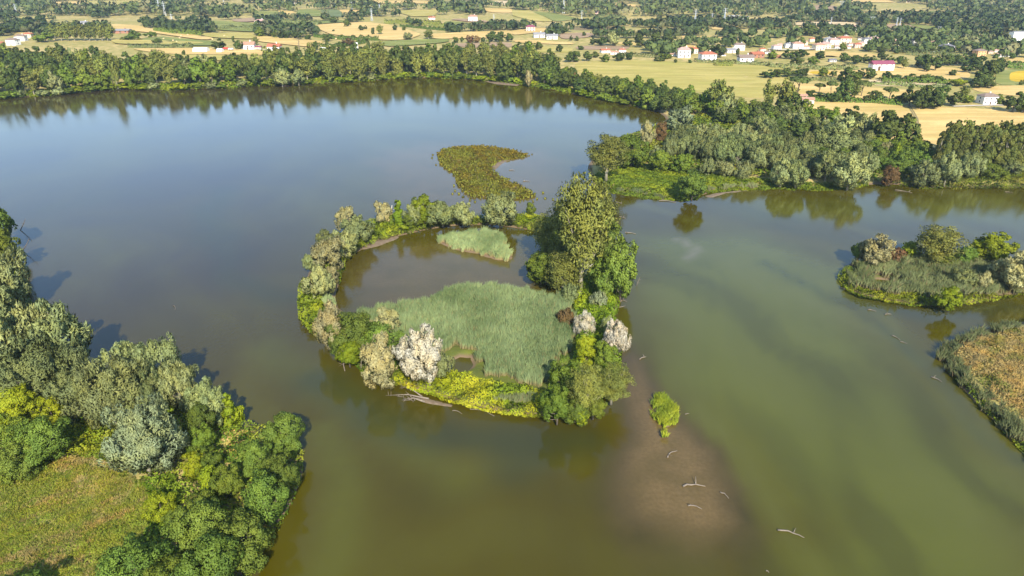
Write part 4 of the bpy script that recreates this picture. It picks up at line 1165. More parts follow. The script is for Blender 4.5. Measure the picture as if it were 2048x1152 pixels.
# ---------------------------------------------------------------- reeds, undergrowth, grass
def flat_z(P, top=1.0, outer=None, holes=()):
    if outer is None: return look_up(P)
    d = dist(P, outer)
    for h in holes: d = np.minimum(d, dist(P, h))
    return -.45 + (top + .45) * sstep(d, 0, 2.4)
def blades(name, label, polys, dens, h, w, mat, zf, lean=.35, seed=5, cat='reeds', wind=(.2, .1), excl=(), clump=.35, kind='stuff', patchy=0, cs=2.2, ragged=.66):
    rng = np.random.default_rng(seed)
    Ps = [sample(q, int(area(q) * dens), rng) for q in polys]
    P_ = np.vstack(Ps)
    for q in excl: P_ = P_[~inpoly(P_, q)]
    e_ = np.min([dist(P_, q) for q in list(polys) + list(excl)], axis=0)
    P_ = P_[fbm(P_[:, 0] / 2.0, P_[:, 1] / 2.0, seed + 31, 3) > ragged - .42 * np.minimum(e_ / 3.0, 1)]
    k = len(P_)
    z = zf(P_)
    cl = fbm(P_[:, 0] / cs, P_[:, 1] / cs, seed, 2); big = fbm(P_[:, 0] / 9, P_[:, 1] / 9, seed + 7, 2)
    hh = h * (1 - clump + clump * 2 * cl) * rng.uniform(.8, 1.15, k)
    a = rng.uniform(0, 2 * math.pi, k)
    ln = lean * hh * rng.uniform(.3, 1.3, k)
    dx = np.cos(a) * ln + wind[0] * (cl - .2) * hh * .4; dy = np.sin(a) * ln + wind[1] * (cl - .2) * hh * .4
    b = rng.uniform(-.75, .75, k); ww = w * rng.uniform(.7, 1.3, k)
    sx, sy = np.cos(b) * ww, np.sin(b) * ww
    o = np.stack([P_[:, 0], P_[:, 1], z], 1)
    side = np.stack([sx, sy, sx * 0], 1)
    mid = o + np.stack([dx * .3, dy * .3, hh * .58], 1); tip = o + np.stack([dx, dy, hh], 1)
    V = np.stack([o - side * .5, o + side * .5, mid + side, mid - side, tip], 1)
    base = np.arange(k)[:, None] * 5
    Q4 = base + np.array([[0, 1, 2, 3]]); T3 = base + np.array([[3, 2, 4]])
    up = np.stack([dx / hh * .8 + .25 * rng.normal(size=k), dy / hh * .8 - .25 + .25 * rng.normal(size=k), np.ones(k)], 1)
    N = np.repeat(unit(up)[:, None], 5, 1)
    tt = np.clip(.5 + 1.5 * (big - .5) + .7 * (cl - .5) + .5 * (rng.random(k) - .5), 0, 1)
    tint = np.repeat(tt[:, None], 5, 1)
    tone = np.zeros((k, 5)); tone[:, :2] = .95; tone[:, 2:4] = .12
    if patchy:
        u_, v_ = P_[:, 0] * .8 + P_[:, 1] * .6, P_[:, 1] * .8 - P_[:, 0] * .6
        pt = sstep(fbm(u_ / 11 + 5, v_ / 3.5, seed + 21, 3), .60 - .16 * patchy, .72 - .16 * patchy)
        tone = np.maximum(tone, (pt * rng.uniform(.5, 1, k))[:, None])
    tone = np.maximum(tone, (rng.random(k) < .05)[:, None] * .8)
    return link(name, mk(name, V.reshape(-1, 3), [Q4, T3], [M[mat]], tint=tint.ravel(), tone=tone.ravel(), normals=N.reshape(-1, 3)), None, None, label, cat, None, kind)
def carpet(name, label, polys, dens, h, size, mat, zf, seed=6, cat='undergrowth', excl=(), sc=3.2, th=.52):
    rng = np.random.default_rng(seed)
    P_ = np.vstack([sample(q, int(area(q) * dens), rng) for q in polys])
    for q in excl: P_ = P_[~inpoly(P_, q)]
    k = len(P_)
    z = zf(P_)
    f = lambda x, y: h * (fbm(x / sc, y / sc, seed, 3) ** 1.4 * 1.5) * (.45 + .9 * fbm(x / 11, y / 11, seed + 4, 2))
    m = f(P_[:, 0], P_[:, 1]); e = .35
    nx = -(f(P_[:, 0] + e, P_[:, 1]) - m) / e; ny = -(f(P_[:, 0], P_[:, 1] + e) - m) / e
    nrm = unit(np.stack([nx, ny, np.full(k, 1.0)], 1))
    pos = np.stack([P_[:, 0], P_[:, 1], z + m * rng.uniform(.55, 1.08, k) + .05], 1)
    g_ = unit(nrm + .55 * rng.normal(size=(k, 3))); g_ *= np.where((g_ * nrm).sum(1) < 0, -1, 1)[:, None]
    big = fbm(P_[:, 0] / 6, P_[:, 1] / 6, seed + 11, 3)
    tint = np.clip((big - .5) * 2.2 + .45 + .45 * (rng.random(k) - .5), 0, 1)
    V, Fq, N, tt = leaves_mesh(pos, nrm, g_, rng.normal(size=(k, 3)), size, size * .62, tint, rng)
    tone = np.repeat(sstep(fbm(P_[:, 0] / 8 + 50, P_[:, 1] / 8, seed + 15, 3), th, th + .16), 4)
    return link(name, mk(name, V, [Fq], [M[mat]], tint=tt, tone=tone, normals=N), None, None, label, cat, None, 'stuff')
M['reed'] = foliage('reed', (.135, .205, .072), (.305, .395, .165), tonecol=(.36, .27, .12), trans=.3, vary=.12)
M['reed_dark'] = foliage('reed_dark', (.085, .130, .040), (.210, .270, .105), tonecol=(.28, .21, .10), trans=.3, vary=.2)
M['bramble'] = foliage('bramble', (.105, .180, .008), (.260, .325, .016), tonecol=(.120, .190, .012))
M['bramble_gold'] = foliage('bramble_gold', (.190, .240, .008), (.400, .390, .024), tonecol=(.150, .220, .012))
M['bramble_bright'] = foliage('bramble_bright', (.120, .190, .012), (.270, .330, .022), tonecol=(.150, .220, .020))  # low growth with a slightly lighter green of its own than the brambles
M['bank_green'] = foliage('bank_green', (.070, .130, .010), (.195, .265, .020), tonecol=(.200, .235, .025))
M['sedge'] = foliage('sedge', (.180, .150, .012), (.335, .310, .036), tonecol=(.240, .275, .040), trans=.3)
M['dry_grass'] = foliage('dry_grass', (.150, .185, .028), (.300, .300, .065), tonecol=(.540, .420, .150), trans=.3)
M['meadow_grass'] = foliage('meadow_grass', (.190, .260, .020), (.345, .395, .045), tonecol=(.480, .365, .135), trans=.3)
rz_ = lambda P_: flat_z(P_, 1.0, ring, [pond, notch])
REED = [(706, 628), (764, 621), (862, 608), (888, 590), (932, 576), (1000, 582), (1080, 592), (1140, 604), (1152, 640), (1150, 700), (1120, 730), (1096, 770), (1090, 784),
        (1000, 768), (962, 756), (955, 736), (944, 706), (905, 704), (890, 718), (870, 734), (800, 706), (780, 670), (740, 650), (700, 640)]
blades('reed_bed', 'large even grey green reed bed filling the ring island', [PX(REED, .3)], 38, 2.4, .065, 'reed', rz_, .28, 5, excl=[notch, pond], clump=.5, cs=1.2)
blades('reed_bed', 'narrow reed strip between silver willow and pond', [PX([(640, 604), (668, 600), (690, 618), (668, 628), (640, 622)], .3)], 30, 2.2, .085, 'reed', rz_, .3, 6, excl=[pond])
blades('reed_bed', 'small reed islet lying in the round pond', [reed_islet], 44, 2.2, .068, 'reed', lambda P_: flat_z(P_, .35, reed_islet), .42, 7, clump=.6, cs=1.5)
blades('reed_bed', 'blue grey reed patch in the yellow southern bank', [PX([(984, 794), (1010, 788), (1060, 796), (1088, 800), (1086, 814), (1030, 812), (988, 804)], 1)], 26, 1.9, .08, 'reed', rz_, .3, 8)
RB = []
ringc = ring
def belt(pts): return PX(pts, .8)
WEST = belt([(597, 640), (594, 592), (606, 556), (640, 570), (650, 610), (642, 640), (665, 690), (620, 667)])
SOUTH = belt([(780, 764), (820, 745), (905, 750), (1000, 772), (1092, 788), (1090, 838), (1000, 829), (940, 820), (880, 797), (815, 780)])
EAST = belt([(1140, 600), (1160, 560), (1230, 560), (1240, 606), (1228, 650), (1246, 690), (1240, 760), (1180, 830), (1090, 838), (1096, 780), (1150, 720), (1154, 640)])
NORTHB = belt([(640, 530), (668, 482), (712, 456), (764, 442), (850, 435), (1000, 437), (1056, 430), (1110, 440), (1084, 464), (1030, 454), (960, 448), (880, 453), (812, 468), (760, 480), (726, 498), (690, 528), (684, 566), (655, 575)])
CENT = belt([(1084, 500), (1060, 530), (1066, 556), (1110, 578), (1150, 600), (1220, 560), (1210, 470), (1110, 440)])
SW = belt([(650, 640), (700, 642), (800, 700), (890, 745), (790, 770), (728, 748), (700, 724), (660, 692)])
carpet('bramble_cover', 'bright yellow green brambles on the western slope of the ring island', [WEST], 30, 3.0, .22, 'bramble', rz_, 31, excl=[pond])
carpet('bramble_cover', 'golden green brambles along the southern bank of the ring island', [SOUTH], 32, 2.2, .21, 'bramble_gold', rz_, 32, excl=[notch])
carpet('bramble_cover', 'yellow green undergrowth between the trees of the eastern rim', [EAST], 28, 3.4, .22, 'bramble', rz_, 33)
carpet('bramble_cover', 'green brambles under the willows of the northern rim', [NORTHB], 26, 2.8, .24, 'bramble', rz_, 34, excl=[pond])
carpet('bramble_cover', 'dark green undergrowth around the poplar foot', [CENT], 22, 3.0, .25, 'bank_green', rz_, 35, excl=[pond])
carpet('bramble_cover', 'green undergrowth under the south western trees', [SW], 22, 2.8, .25, 'bank_green', rz_, 36, excl=[pond])
# sedge marsh
rng = np.random.default_rng(77)
def tussocks(name, label, c, r, h, n, mat='sedge', seed=1, z0=.1, group=None, kind='stuff', cat='sedge'):
    rg = np.random.default_rng(seed)
    k = len(c)
    a = rg.uniform(0, 2 * math.pi, (k, n)); t = rg.uniform(.25, 1.25, (k, n))
    rr = r[:, None]; hh = h[:, None] * rg.uniform(.7, 1.2, (k, n))
    d = np.stack([np.cos(a), np.sin(a)], -1)
    o = np.stack([c[:, None, 0] + d[..., 0] * rr * .35, c[:, None, 1] + d[..., 1] * rr * .35, np.full((k, n), z0)], -1)
    tip = np.stack([c[:, None, 0] + d[..., 0] * rr * t, c[:, None, 1] + d[..., 1] * rr * t, z0 + hh * (1.15 - .45 * t)], -1)
    mid = (o + tip) / 2; mid[..., 2] += hh * .25
    s = np.stack([-d[..., 1], d[..., 0], 0 * a], -1) * .10
    V = np.stack([o - s, o + s, mid + s, mid - s, tip], 2).reshape(-1, 3)
    b = np.arange(k * n)[:, None] * 5
    N = unit(np.stack([d[..., 0] * t, d[..., 1] * t, np.ones_like(a)], -1))
    N = np.repeat(N[:, :, None], 5, 2).reshape(-1, 3)
    big = fbm(c[:, 0] / 9, c[:, 1] / 9, 4, 2)
    tint = np.repeat(np.clip(big[:, None] * .6 + rg.random((k, n)) * .5, 0, 1).ravel(), 5)
    tone = np.repeat(np.repeat(sstep(fbm(c[:, 0] / 14, c[:, 1] / 14, 9, 2), .36, .56), n), 5)
    return link(name, mk(name, V, [b + np.array([[0, 1, 2, 3]]), b + np.array([[3, 2, 4]])], [M[mat]], tint=tint, tone=tone, normals=N), None, None, label, cat, group, kind)
c = sample(sedge_islet, int(area(sedge_islet) * .75), rng)
tussocks('sedge_marsh', 'brownish olive sedge tussocks covering the crescent marsh islet', c, rng.uniform(.5, 1.15, len(c)), rng.uniform(.6, 1.2, len(c)), 16, seed=3, z0=.2)
carpet('marsh_grass', 'low green grass between the sedge tussocks of the marsh islet', [sedge_islet], 6, .5, .35, 'sedge', lambda P_: flat_z(P_, .35, sedge_islet), 37)
for i, (x, y) in enumerate([(866, 310), (864, 316), (872, 330), (908, 372), (910, 382), (905, 388), (918, 388), (926, 394), (940, 400), (950, 404), (975, 402), (1020, 404), (1040, 404),
                            (1074, 398), (1090, 397), (1106, 399), (1066, 403), (1086, 386), (1046, 398), (1030, 410), (1058, 312), (1064, 309)]):
    p = U(x, y)
    tussocks('sedge_tussock', 'small sedge tussock standing in the shallows beside the marsh islet', p[None], np.array([rng.uniform(.5, 1.0)]), np.array([rng.uniform(.5, .9)]), 34, seed=40 + i, z0=-.05,
             group='tussocks around the marsh islet', kind=None)
blades('shoal_grass', 'bright green grass patch growing on the brown mud shoal', [patch, PX([(1316, 868), (1330, 866), (1336, 876), (1322, 878)], .1)], 40, 1.3, .09, 'bramble_bright', lambda P_: np.maximum(flat_z(P_, .25, patch), -.1), .5, 17, cat='grass', clump=.8, cs=2.0, ragged=.56)
# east islet
ez = lambda P_: flat_z(P_, .9, east_islet, [east_pool])
EREED = belt([(1690, 560), (1700, 535), (1760, 522), (1860, 518), (1960, 522), (2060, 545), (2180, 560), (2180, 580), (2050, 585), (1960, 596), (1880, 600), (1800, 596), (1730, 586), (1700, 574)])
blades('reed_bed', 'dark green reeds covering the eastern islet', [EREED], 17, 2.6, .10, 'reed_dark', ez, .5, 11, excl=[east_pool], clump=.7, cs=1.8)
carpet('bramble_cover', 'yellow green brambles around the shore of the eastern islet', [belt([(1674, 552), (1690, 535), (1712, 545), (1730, 575), (1820, 592), (1930, 598), (2050, 582), (2050, 590), (1985, 602), (1880, 615), (1800, 607), (1725, 597), (1690, 580)])], 20, 2.0, .26, 'bramble', ez, 38, excl=[east_pool])
# right peninsula
pz = look_up
PEN_EDGE = np.vstack([PX(RIGHT[1:13], .8), PX([(2200, 1025), (2105, 925), (2035, 848), (1982, 793), (1942, 748), (1915, 714), (1925, 695), (1975, 676), (2050, 661), (2130, 648)], .8)])
PEN_IN = PX([(1908, 716), (1922, 694), (1975, 674), (2050, 658), (2200, 638), (2400, 900), (2230, 1030), (2110, 925), (2040, 850), (1986, 796), (1944, 752)], .8)
blades('reed_bed', 'grey green reed fringe around the dry grass peninsula', [PEN_EDGE], 28, 2.0, .085, 'reed_dark', pz, .5, 12, clump=.6, cs=1.8)
blades('dry_grass', 'dry straw coloured grass covering the near peninsula', [PEN_IN], 14, .9, .10, 'dry_grass', pz, .9, 13, cat='grass', patchy=2.2)
carpet('peninsula_weeds', 'tangled dry weeds on the near peninsula', [PEN_IN], 12, .8, .26, 'dry_grass', pz, 39, th=.30)
carpet('bank_brambles', 'green brambles at the water line of the near peninsula', [PX([(1890, 735), (1950, 800), (2048, 905), (2140, 1000), (2150, 985), (2050, 885), (1960, 790), (1905, 735)], .6)], 18, 1.6, .26, 'bank_green', pz, 40)
# left bank
MEADOW = PX([(-80, 960), (0, 948), (60, 935), (120, 918), (190, 915), (236, 930), (280, 962), (322, 985), (318, 1030), (285, 1080), (240, 1152), (210, 1230), (-80, 1260)], 1.5)
V_, T_ = tri_poly(refine(MEADOW, 3.0, .6, 4), (), 3.0, 8)
M['meadow_soil'] = field_mat('meadow_turf', (.17, .22, .03), (.26, .29, .05), 0, .6, (.36, .29, .11))
link('near_meadow', mk('near_meadow', np.column_stack([V_, look_up(V_) + .06]), [T_], [M['meadow_soil']]), kind='structure')
blades('meadow_grass', 'green and straw coloured grass of the small near meadow', [MEADOW], 34, .5, .06, 'meadow_grass', pz, .9, 14, cat='grass', clump=.5, patchy=.22)
carpet('meadow_weeds', 'patchy low weeds in the near meadow', [MEADOW], 30, .45, .16, 'meadow_grass', pz, 41, sc=1.6)
lake_l = PX(LEFT, .5)
LB = np.vstack([PX(LEFT[1:21], .8), PX([(-150, 480), (-200, 700), (-150, 900), (0, 940), (190, 912), (240, 928), (325, 985), (315, 1040), (250, 1150), (230, 1230)], 1.5)])
carpet('bank_undergrowth', 'thick green undergrowth covering the wooded near bank', [LB], 11, 2.2, .28, 'bank_green', pz, 42)
carpet('yellow_undergrowth', 'yellow green scrub above the near meadow', [PX([(-60, 860), (60, 800), (150, 800), (240, 840), (238, 940), (190, 920), (120, 925), (60, 945), (-60, 960)], 1.5)], 26, 2.6, .24, 'bramble', pz, 43)
carpet('yellow_undergrowth', 'yellow green scrub at the corner of the near meadow', [PX([(280, 960), (350, 960), (370, 1000), (340, 1060), (290, 1130), (240, 1152), (285, 1080), (318, 1030)], 1.5)], 26, 2.0, .24, 'bramble', pz, 44)
CLEAR = PX([(446, 850), (470, 846), (500, 856), (515, 880), (500, 905), (470, 930), (450, 925), (440, 890)], 1.6)
carpet('dry_clearing', 'small dry grass clearing between the trees of the bank tip', [CLEAR], 40, .5, .2, 'dry_grass', lambda P_: look_up(P_) + .1, 45)
# promontory ground cover
PRO = PX([(1195, 376), (1186, 350), (1240, 330), (1300, 330), (1400, 348), (1520, 362), (1640, 368), (1735, 362), (1738, 368), (1700, 376), (1640, 379), (1560, 376), (1470, 379), (1408, 384), (1392, 397), (1345, 404), (1290, 396), (1235, 389)], .9)
carpet('promontory_cover', 'bright green low growth on the open tip of the promontory', [PRO], 15, .9, .38, 'bramble_bright', pz, 46)
carpet('promontory_cover', 'bright green low growth along the shore under the pale willows', [PX([(1795, 368), (1850, 358), (1950, 350), (2060, 345), (2200, 345), (2200, 372), (2048, 375), (1950, 374), (1850, 375)], .9)], 8, 1.6, .38, 'bank_green', pz, 47)
carpet('promontory_undergrowth', 'dark green undergrowth between the trees of the promontory', [PX([(1300, 330), (1400, 346), (1520, 358), (1740, 362), (1800, 366), (1950, 352), (2200, 350), (2200, 300), (1870, 306), (1760, 300), (1690, 262), (1620, 240), (1430, 226), (1345, 240), (1300, 262), (1250, 276), (1200, 305), (1195, 330), (1240, 330)], .9)], 2.4, 2.0, .62, 'bank_green', pz, 51)
carpet('promontory_cover', 'green scrub glade behind the willow grove', [PX([(1340, 244), (1400, 238), (1460, 250), (1560, 285), (1640, 300), (1600, 312), (1500, 285), (1400, 275), (1330, 262)], .9)], 6, 1.8, .42, 'bramble', pz, 48)
blades('reed_bed', 'pale reed strip on the front shore of the promontory', [PX([(1230, 376), (1290, 384), (1335, 393), (1335, 397), (1290, 389), (1232, 381)], .9)], 12, 1.4, .12, 'reed_dark', pz, .3, 15)
blades('reed_bed', 'pale reed strip between the round tree and the shore willows', [PX([(1414, 377), (1470, 370), (1520, 369), (1520, 373), (1470, 376), (1416, 381)], .9)], 12, 1.6, .12, 'reed_dark', pz, .3, 16)
carpet('shore_cover', 'low green growth on the water line of the far shore', [np.vstack([PX(NORTH[:21], .4), PX([(x, y - 7) for x, y in NORTH[:21]][::-1], .4)])], 2.6, 2.0, .7, 'bramble', pz, 49)

# ---------------------------------------------------------------- driftwood and dead trees
def wood(name, pts, r, mat, label, group, cat, forks=(), k=6):
    mb = MB()
    n = len(pts)
    mb.tube(pts, [r * (1 - .65 * i / (n - 1)) for i in range(n)], k)
    for f in forks: mb.tube(f, [r * .55, r * .38, r * .12][:len(f)], 5)
    return link(name, mb.mesh(name, M[mat], True), None, None, label, cat, group)
def log(x1, y1, x2, y2, r, label, mat='dead_wood', fork=1, bend=.12, lift=.15, group='driftwood on the lake'):
    a, b = U(x1, y1), U(x2, y2)
    rg = np.random.default_rng(int(x1 * 7 + y1))
    L = np.linalg.norm(b - a); n = np.array([-(b - a)[1], (b - a)[0]]) / max(L, .1)
    pts = []
    for t in np.linspace(0, 1, 6):
        p = a + (b - a) * t + n * L * bend * math.sin(math.pi * t * 1.2) * rg.uniform(.6, 1.2)
        pts.append((p[0], p[1], lift * rg.uniform(.4, 1.3) + r * .3))
    fk = []
    for j in range(fork):
        i = int(rg.integers(1, 5)); p = np.array(pts[i]); s = rg.choice([-1, 1])
        e = np.array([*(n * s * L * .3 + (b - a) * .12 * rg.uniform(-1, 1)), rg.uniform(.2, .9)])
        fk.append([p, p + e * .5 + np.array([0, 0, .15]), p + e])
    wood('driftwood_log', pts, r, mat, label, group, 'driftwood', fk)
for a in [
 (1335, 916, 1352, 902, .28, 'pale log on the mud shoal just below the grass patch'),
 (1366, 974, 1410, 972, .36, 'forked pale log in the middle of the mud shoal'),
 (1440, 985, 1458, 997, .24, 'short log at the edge of the mud shoal'),
 (1376, 1012, 1404, 1018, .28, 'low log at the lower end of the mud shoal'),
 (1555, 1062, 1608, 1075, .30, 'long half sunken log in the open green water'),
 (1279, 720, 1291, 714, .30, 'small pale log on the upper shoal beside the ring island'),
 (1370, 830, 1378, 828, .2, 'tiny log beside the grass patch of the shoal'),
 (1532, 1142, 1538, 1146, .2, 'tiny log at the bottom of the picture'),
 (1250, 466, 1272, 468, .34, 'pale log floating off the eastern tip of the ring island'),
 (1228, 433, 1252, 437, .34, 'driftwood log in the channel below the promontory'),
 (1232, 405, 1244, 408, .34, 'branching driftwood in the channel close to the promontory'),
 (1220, 418, 1234, 414, .3, 'driftwood log touching the poplar side of the channel'),
 (1862, 755, 1884, 764, .26, 'bleached log beside the tip of the near peninsula'),
 (1783, 672, 1800, 680, .24, 'thin log in the channel before the near peninsula'),
 (1800, 684, 1814, 688, .2, 'thin pale log nearest to the peninsula tip'),
 (1735, 620, 1752, 623, .3, 'brown log below the eastern islet'),
 (1770, 630, 1782, 629, .28, 'white log below the eastern islet'),
 (1680, 576, 1712, 590, .3, 'branch raft along the western tip of the eastern islet'),
 (1790, 381, 1824, 386, .4, 'heap of grey driftwood below the brown waterside bush'),
 (2010, 384, 2026, 386, .3, 'small driftwood pieces by the shore at the picture edge'),
 (1318, 402, 1352, 405, .4, 'bleached log at the foot of the promontory shore'),
 (1046, 363, 1060, 363, .3, 'low log in the lagoon of the crescent marsh islet'),
 (1018, 341, 1030, 341, .3, 'second low log in the lagoon of the crescent marsh islet'),
 (1238, 600, 1254, 604, .3, 'log off the yellow green eastern bank of the ring island'),
 (1228, 622, 1250, 612, .3, 'leaning log off the eastern bank of the ring island'),
 (742, 488, 762, 486, .3, 'dead branch lying in the pond under the northern rim'),
 (905, 822, 925, 828, .2, 'twig pieces floating off the southern bank'),
 (940, 820, 990, 832, .2, 'broken branch line along the southern bank'),
 (346, 612, 352, 620, .15, 'thin stick floating alone on the open lake')]:
    log(*a[:4], a[4] * .55, *a[5:], fork=1 if a[4] > .25 else 0)
def dead(name, x, y, h, r, label, mat='bleached_wood', lean=(.1, 0), nb=5, z=.6, seed=1, spread=.35):
    p = U(x, y, z); rg = np.random.default_rng(seed)
    mb = MB()
    top = np.array([p[0] + lean[0] * h, p[1] + lean[1] * h, z + h])
    b = np.array([p[0], p[1], z - .5])
    mid = (b + top) / 2 + rg.uniform(-.05, .05, 3) * h
    mb.tube([b, mid, top], [r, r * .75, r * .3], 7)
    for j in range(nb):
        t = rg.uniform(.35, .95); q = b + (top - b) * t; a = rg.uniform(0, 6.28); L = h * spread * rg.uniform(.4, 1)
        e = q + np.array([math.cos(a) * L, math.sin(a) * L, L * rg.uniform(.1, .8)])
        mb.tube([q, (q + e) / 2 + np.array([0, 0, .1 * L]), e], [r * .35, r * .22, r * .06], 4)
    return link(name, mb.mesh(name, M[mat], True), None, None, label, 'dead tree')
dead('dead_tree', 783, 446, 7, .35, 'bare white dead trunk on the northern rim of the ring island', seed=2)
dead('dead_tree', 1164, 566, 8, .5, 'thick bleached dead trunk in front of the tallest poplar', lean=(.32, -.1), seed=3, nb=4)
dead('dead_tree', 1150, 592, 6, .18, 'thin bleached stem at the corner of the reed bed', seed=4, nb=2)
dead('dead_branches', 690, 742, 5, .16, 'bare dead stems standing in the water at the south west shore', 'dead_wood', (-.2, .1), 6, 0, 5)
dead('dead_branches', 722, 742, 3, .12, 'bare twigs in the water before the cream willow', 'dead_wood', (.1, 0), 5, 0, 6)
dead('dead_branches', 1272, 572, 3, .12, 'grey dead twigs in the water off the eastern tip', 'dead_wood', (.3, -.1), 7, 0, 7)
dead('dead_branches', 40, 458, 4, .16, 'dark dead branches over the water below the edge tree', 'bark', (.8, 0), 7, .5, 8)
dead('dead_branches', 44, 500, 4, .16, 'dark dead branch reaching out from the near bank willow', 'bark', (.9, .05), 6, .5, 9)
for i, (x1, y1, x2, y2, r) in enumerate([(858, 800, 772, 796, .22), (850, 806, 806, 804, .26), (845, 796, 800, 776, .18)]):
    a, b = U(x1, y1), U(x2, y2); rg = np.random.default_rng(60 + i); mb = MB()
    A3, B3 = np.array([*a, .35]), np.array([*b, .7])
    mb.tube([A3, (A3 + B3) / 2 + np.array([0, .3, .5]), B3], [r, r * .6, r * .15], 6)
    for j in range(9):
        t = rg.uniform(.15, .95); q = A3 + (B3 - A3) * t; L = rg.uniform(1, 2.8)
        e = q + np.array([rg.uniform(-.8, .1) * L, rg.uniform(-.6, .6) * L, rg.uniform(0, .9) * L])
        mb.tube([q, (q + e) / 2, e], [r * .4, r * .25, r * .06], 4)
    link('fallen_tree', mb.mesh('fallen_tree', M['dead_wood'], True), None, None,
         ('longest bare fallen tree in the water before the southern bank', 'low fallen trunk beside the longest bare fallen tree', 'short upright fallen branch behind the bare fallen trees')[i], 'fallen tree')
for i, (x, y, h, lx) in enumerate([(1152, 830, 7, .1), (1176, 826, 8, .15), (1190, 815, 7, -.05), (1118, 400, 6, 0)][:3]):
    dead('bare_stem', x, y, h, .13, ('bare stem at the front of the south east clump', 'bare stem in the middle of the south east clump', 'bare stem at the shore side of the south east clump')[i], 'pale_bark', (lx, 0), 3, .8, 20 + i)
dead('dead_tree', 600, 103, 13, .5, 'forked leafless dead tree beyond the middle wood', 'bark', (0, 0), 8, 2, 30)
# muddy roots and mud bars on the shore
def mudbar(pts, label, mat, h=.18):
    q = refine(PX(pts), 1.5, .4, 4); V, Tt = tri_poly(q, (), 1.2, 6)
    z = -.12 + (h + .12) * sstep(dist(V, q), 0, 1.2)
    link('mud_bank', mk('mud_bank', np.column_stack([V, z]), [Tt], [M[mat]]), kind='structure')
M['mud'] = plain('mud', (.14, .10, .06), .8, (.21, .155, .10), .8)
mudbar([(1404, 392), (1440, 384), (1500, 378), (1500, 382), (1450, 388), (1420, 397)], '', 'mud')
mudbar([(985, 342), (982, 330), (1000, 320), (1030, 316), (1005, 328), (992, 340)], '', 'mud', .1)
mudbar([(700, 490), (740, 482), (800, 470), (806, 474), (760, 492), (720, 502)], '', 'mud')
mudbar([(806, 792), (860, 794), (900, 806), (960, 822), (950, 826), (880, 812), (830, 806)], '', 'mud', .25)
mudbar([(960, 160), (1000, 164), (1040, 169), (1036, 172), (990, 168)], '', 'mud', .4)
mudbar([(1226, 690), (1248, 700), (1240, 712), (1228, 716)], '', 'mud', .3)

# ---------------------------------------------------------------- buildings
WALL = {k: plain('render_' + k, c, .85, tuple(x * .9 for x in c), .5) for k, c in
        {'white': (.80, .78, .74), 'cream': (.72, .62, .46), 'pink': (.70, .48, .40), 'yellow': (.72, .54, .20), 'orange': (.66, .38, .18), 'grey': (.50, .49, .47), 'brick': (.36, .17, .11)}.items()}
ROOF = {k: plain('roof_' + k, c, .85, tuple(x * .7 for x in c), 1.2) for k, c in
        {'red': (.44, .15, .08), 'terra': (.46, .26, .17), 'brown': (.26, .19, .15), 'grey': (.30, .29, .29), 'slate': (.20, .19, .20), 'wine': (.26, .07, .11), 'pink': (.52, .32, .26)}.items()}
M['pane'] = plain('window_pane', (.03, .035, .045), .15)
M['shutter'] = plain('door_wood', (.10, .055, .03), .6)
M['frame'] = plain('window_sill', (.66, .64, .60), .7)
M['film'] = plain('polytunnel_film', (.78, .78, .76), .45)
HP = {}
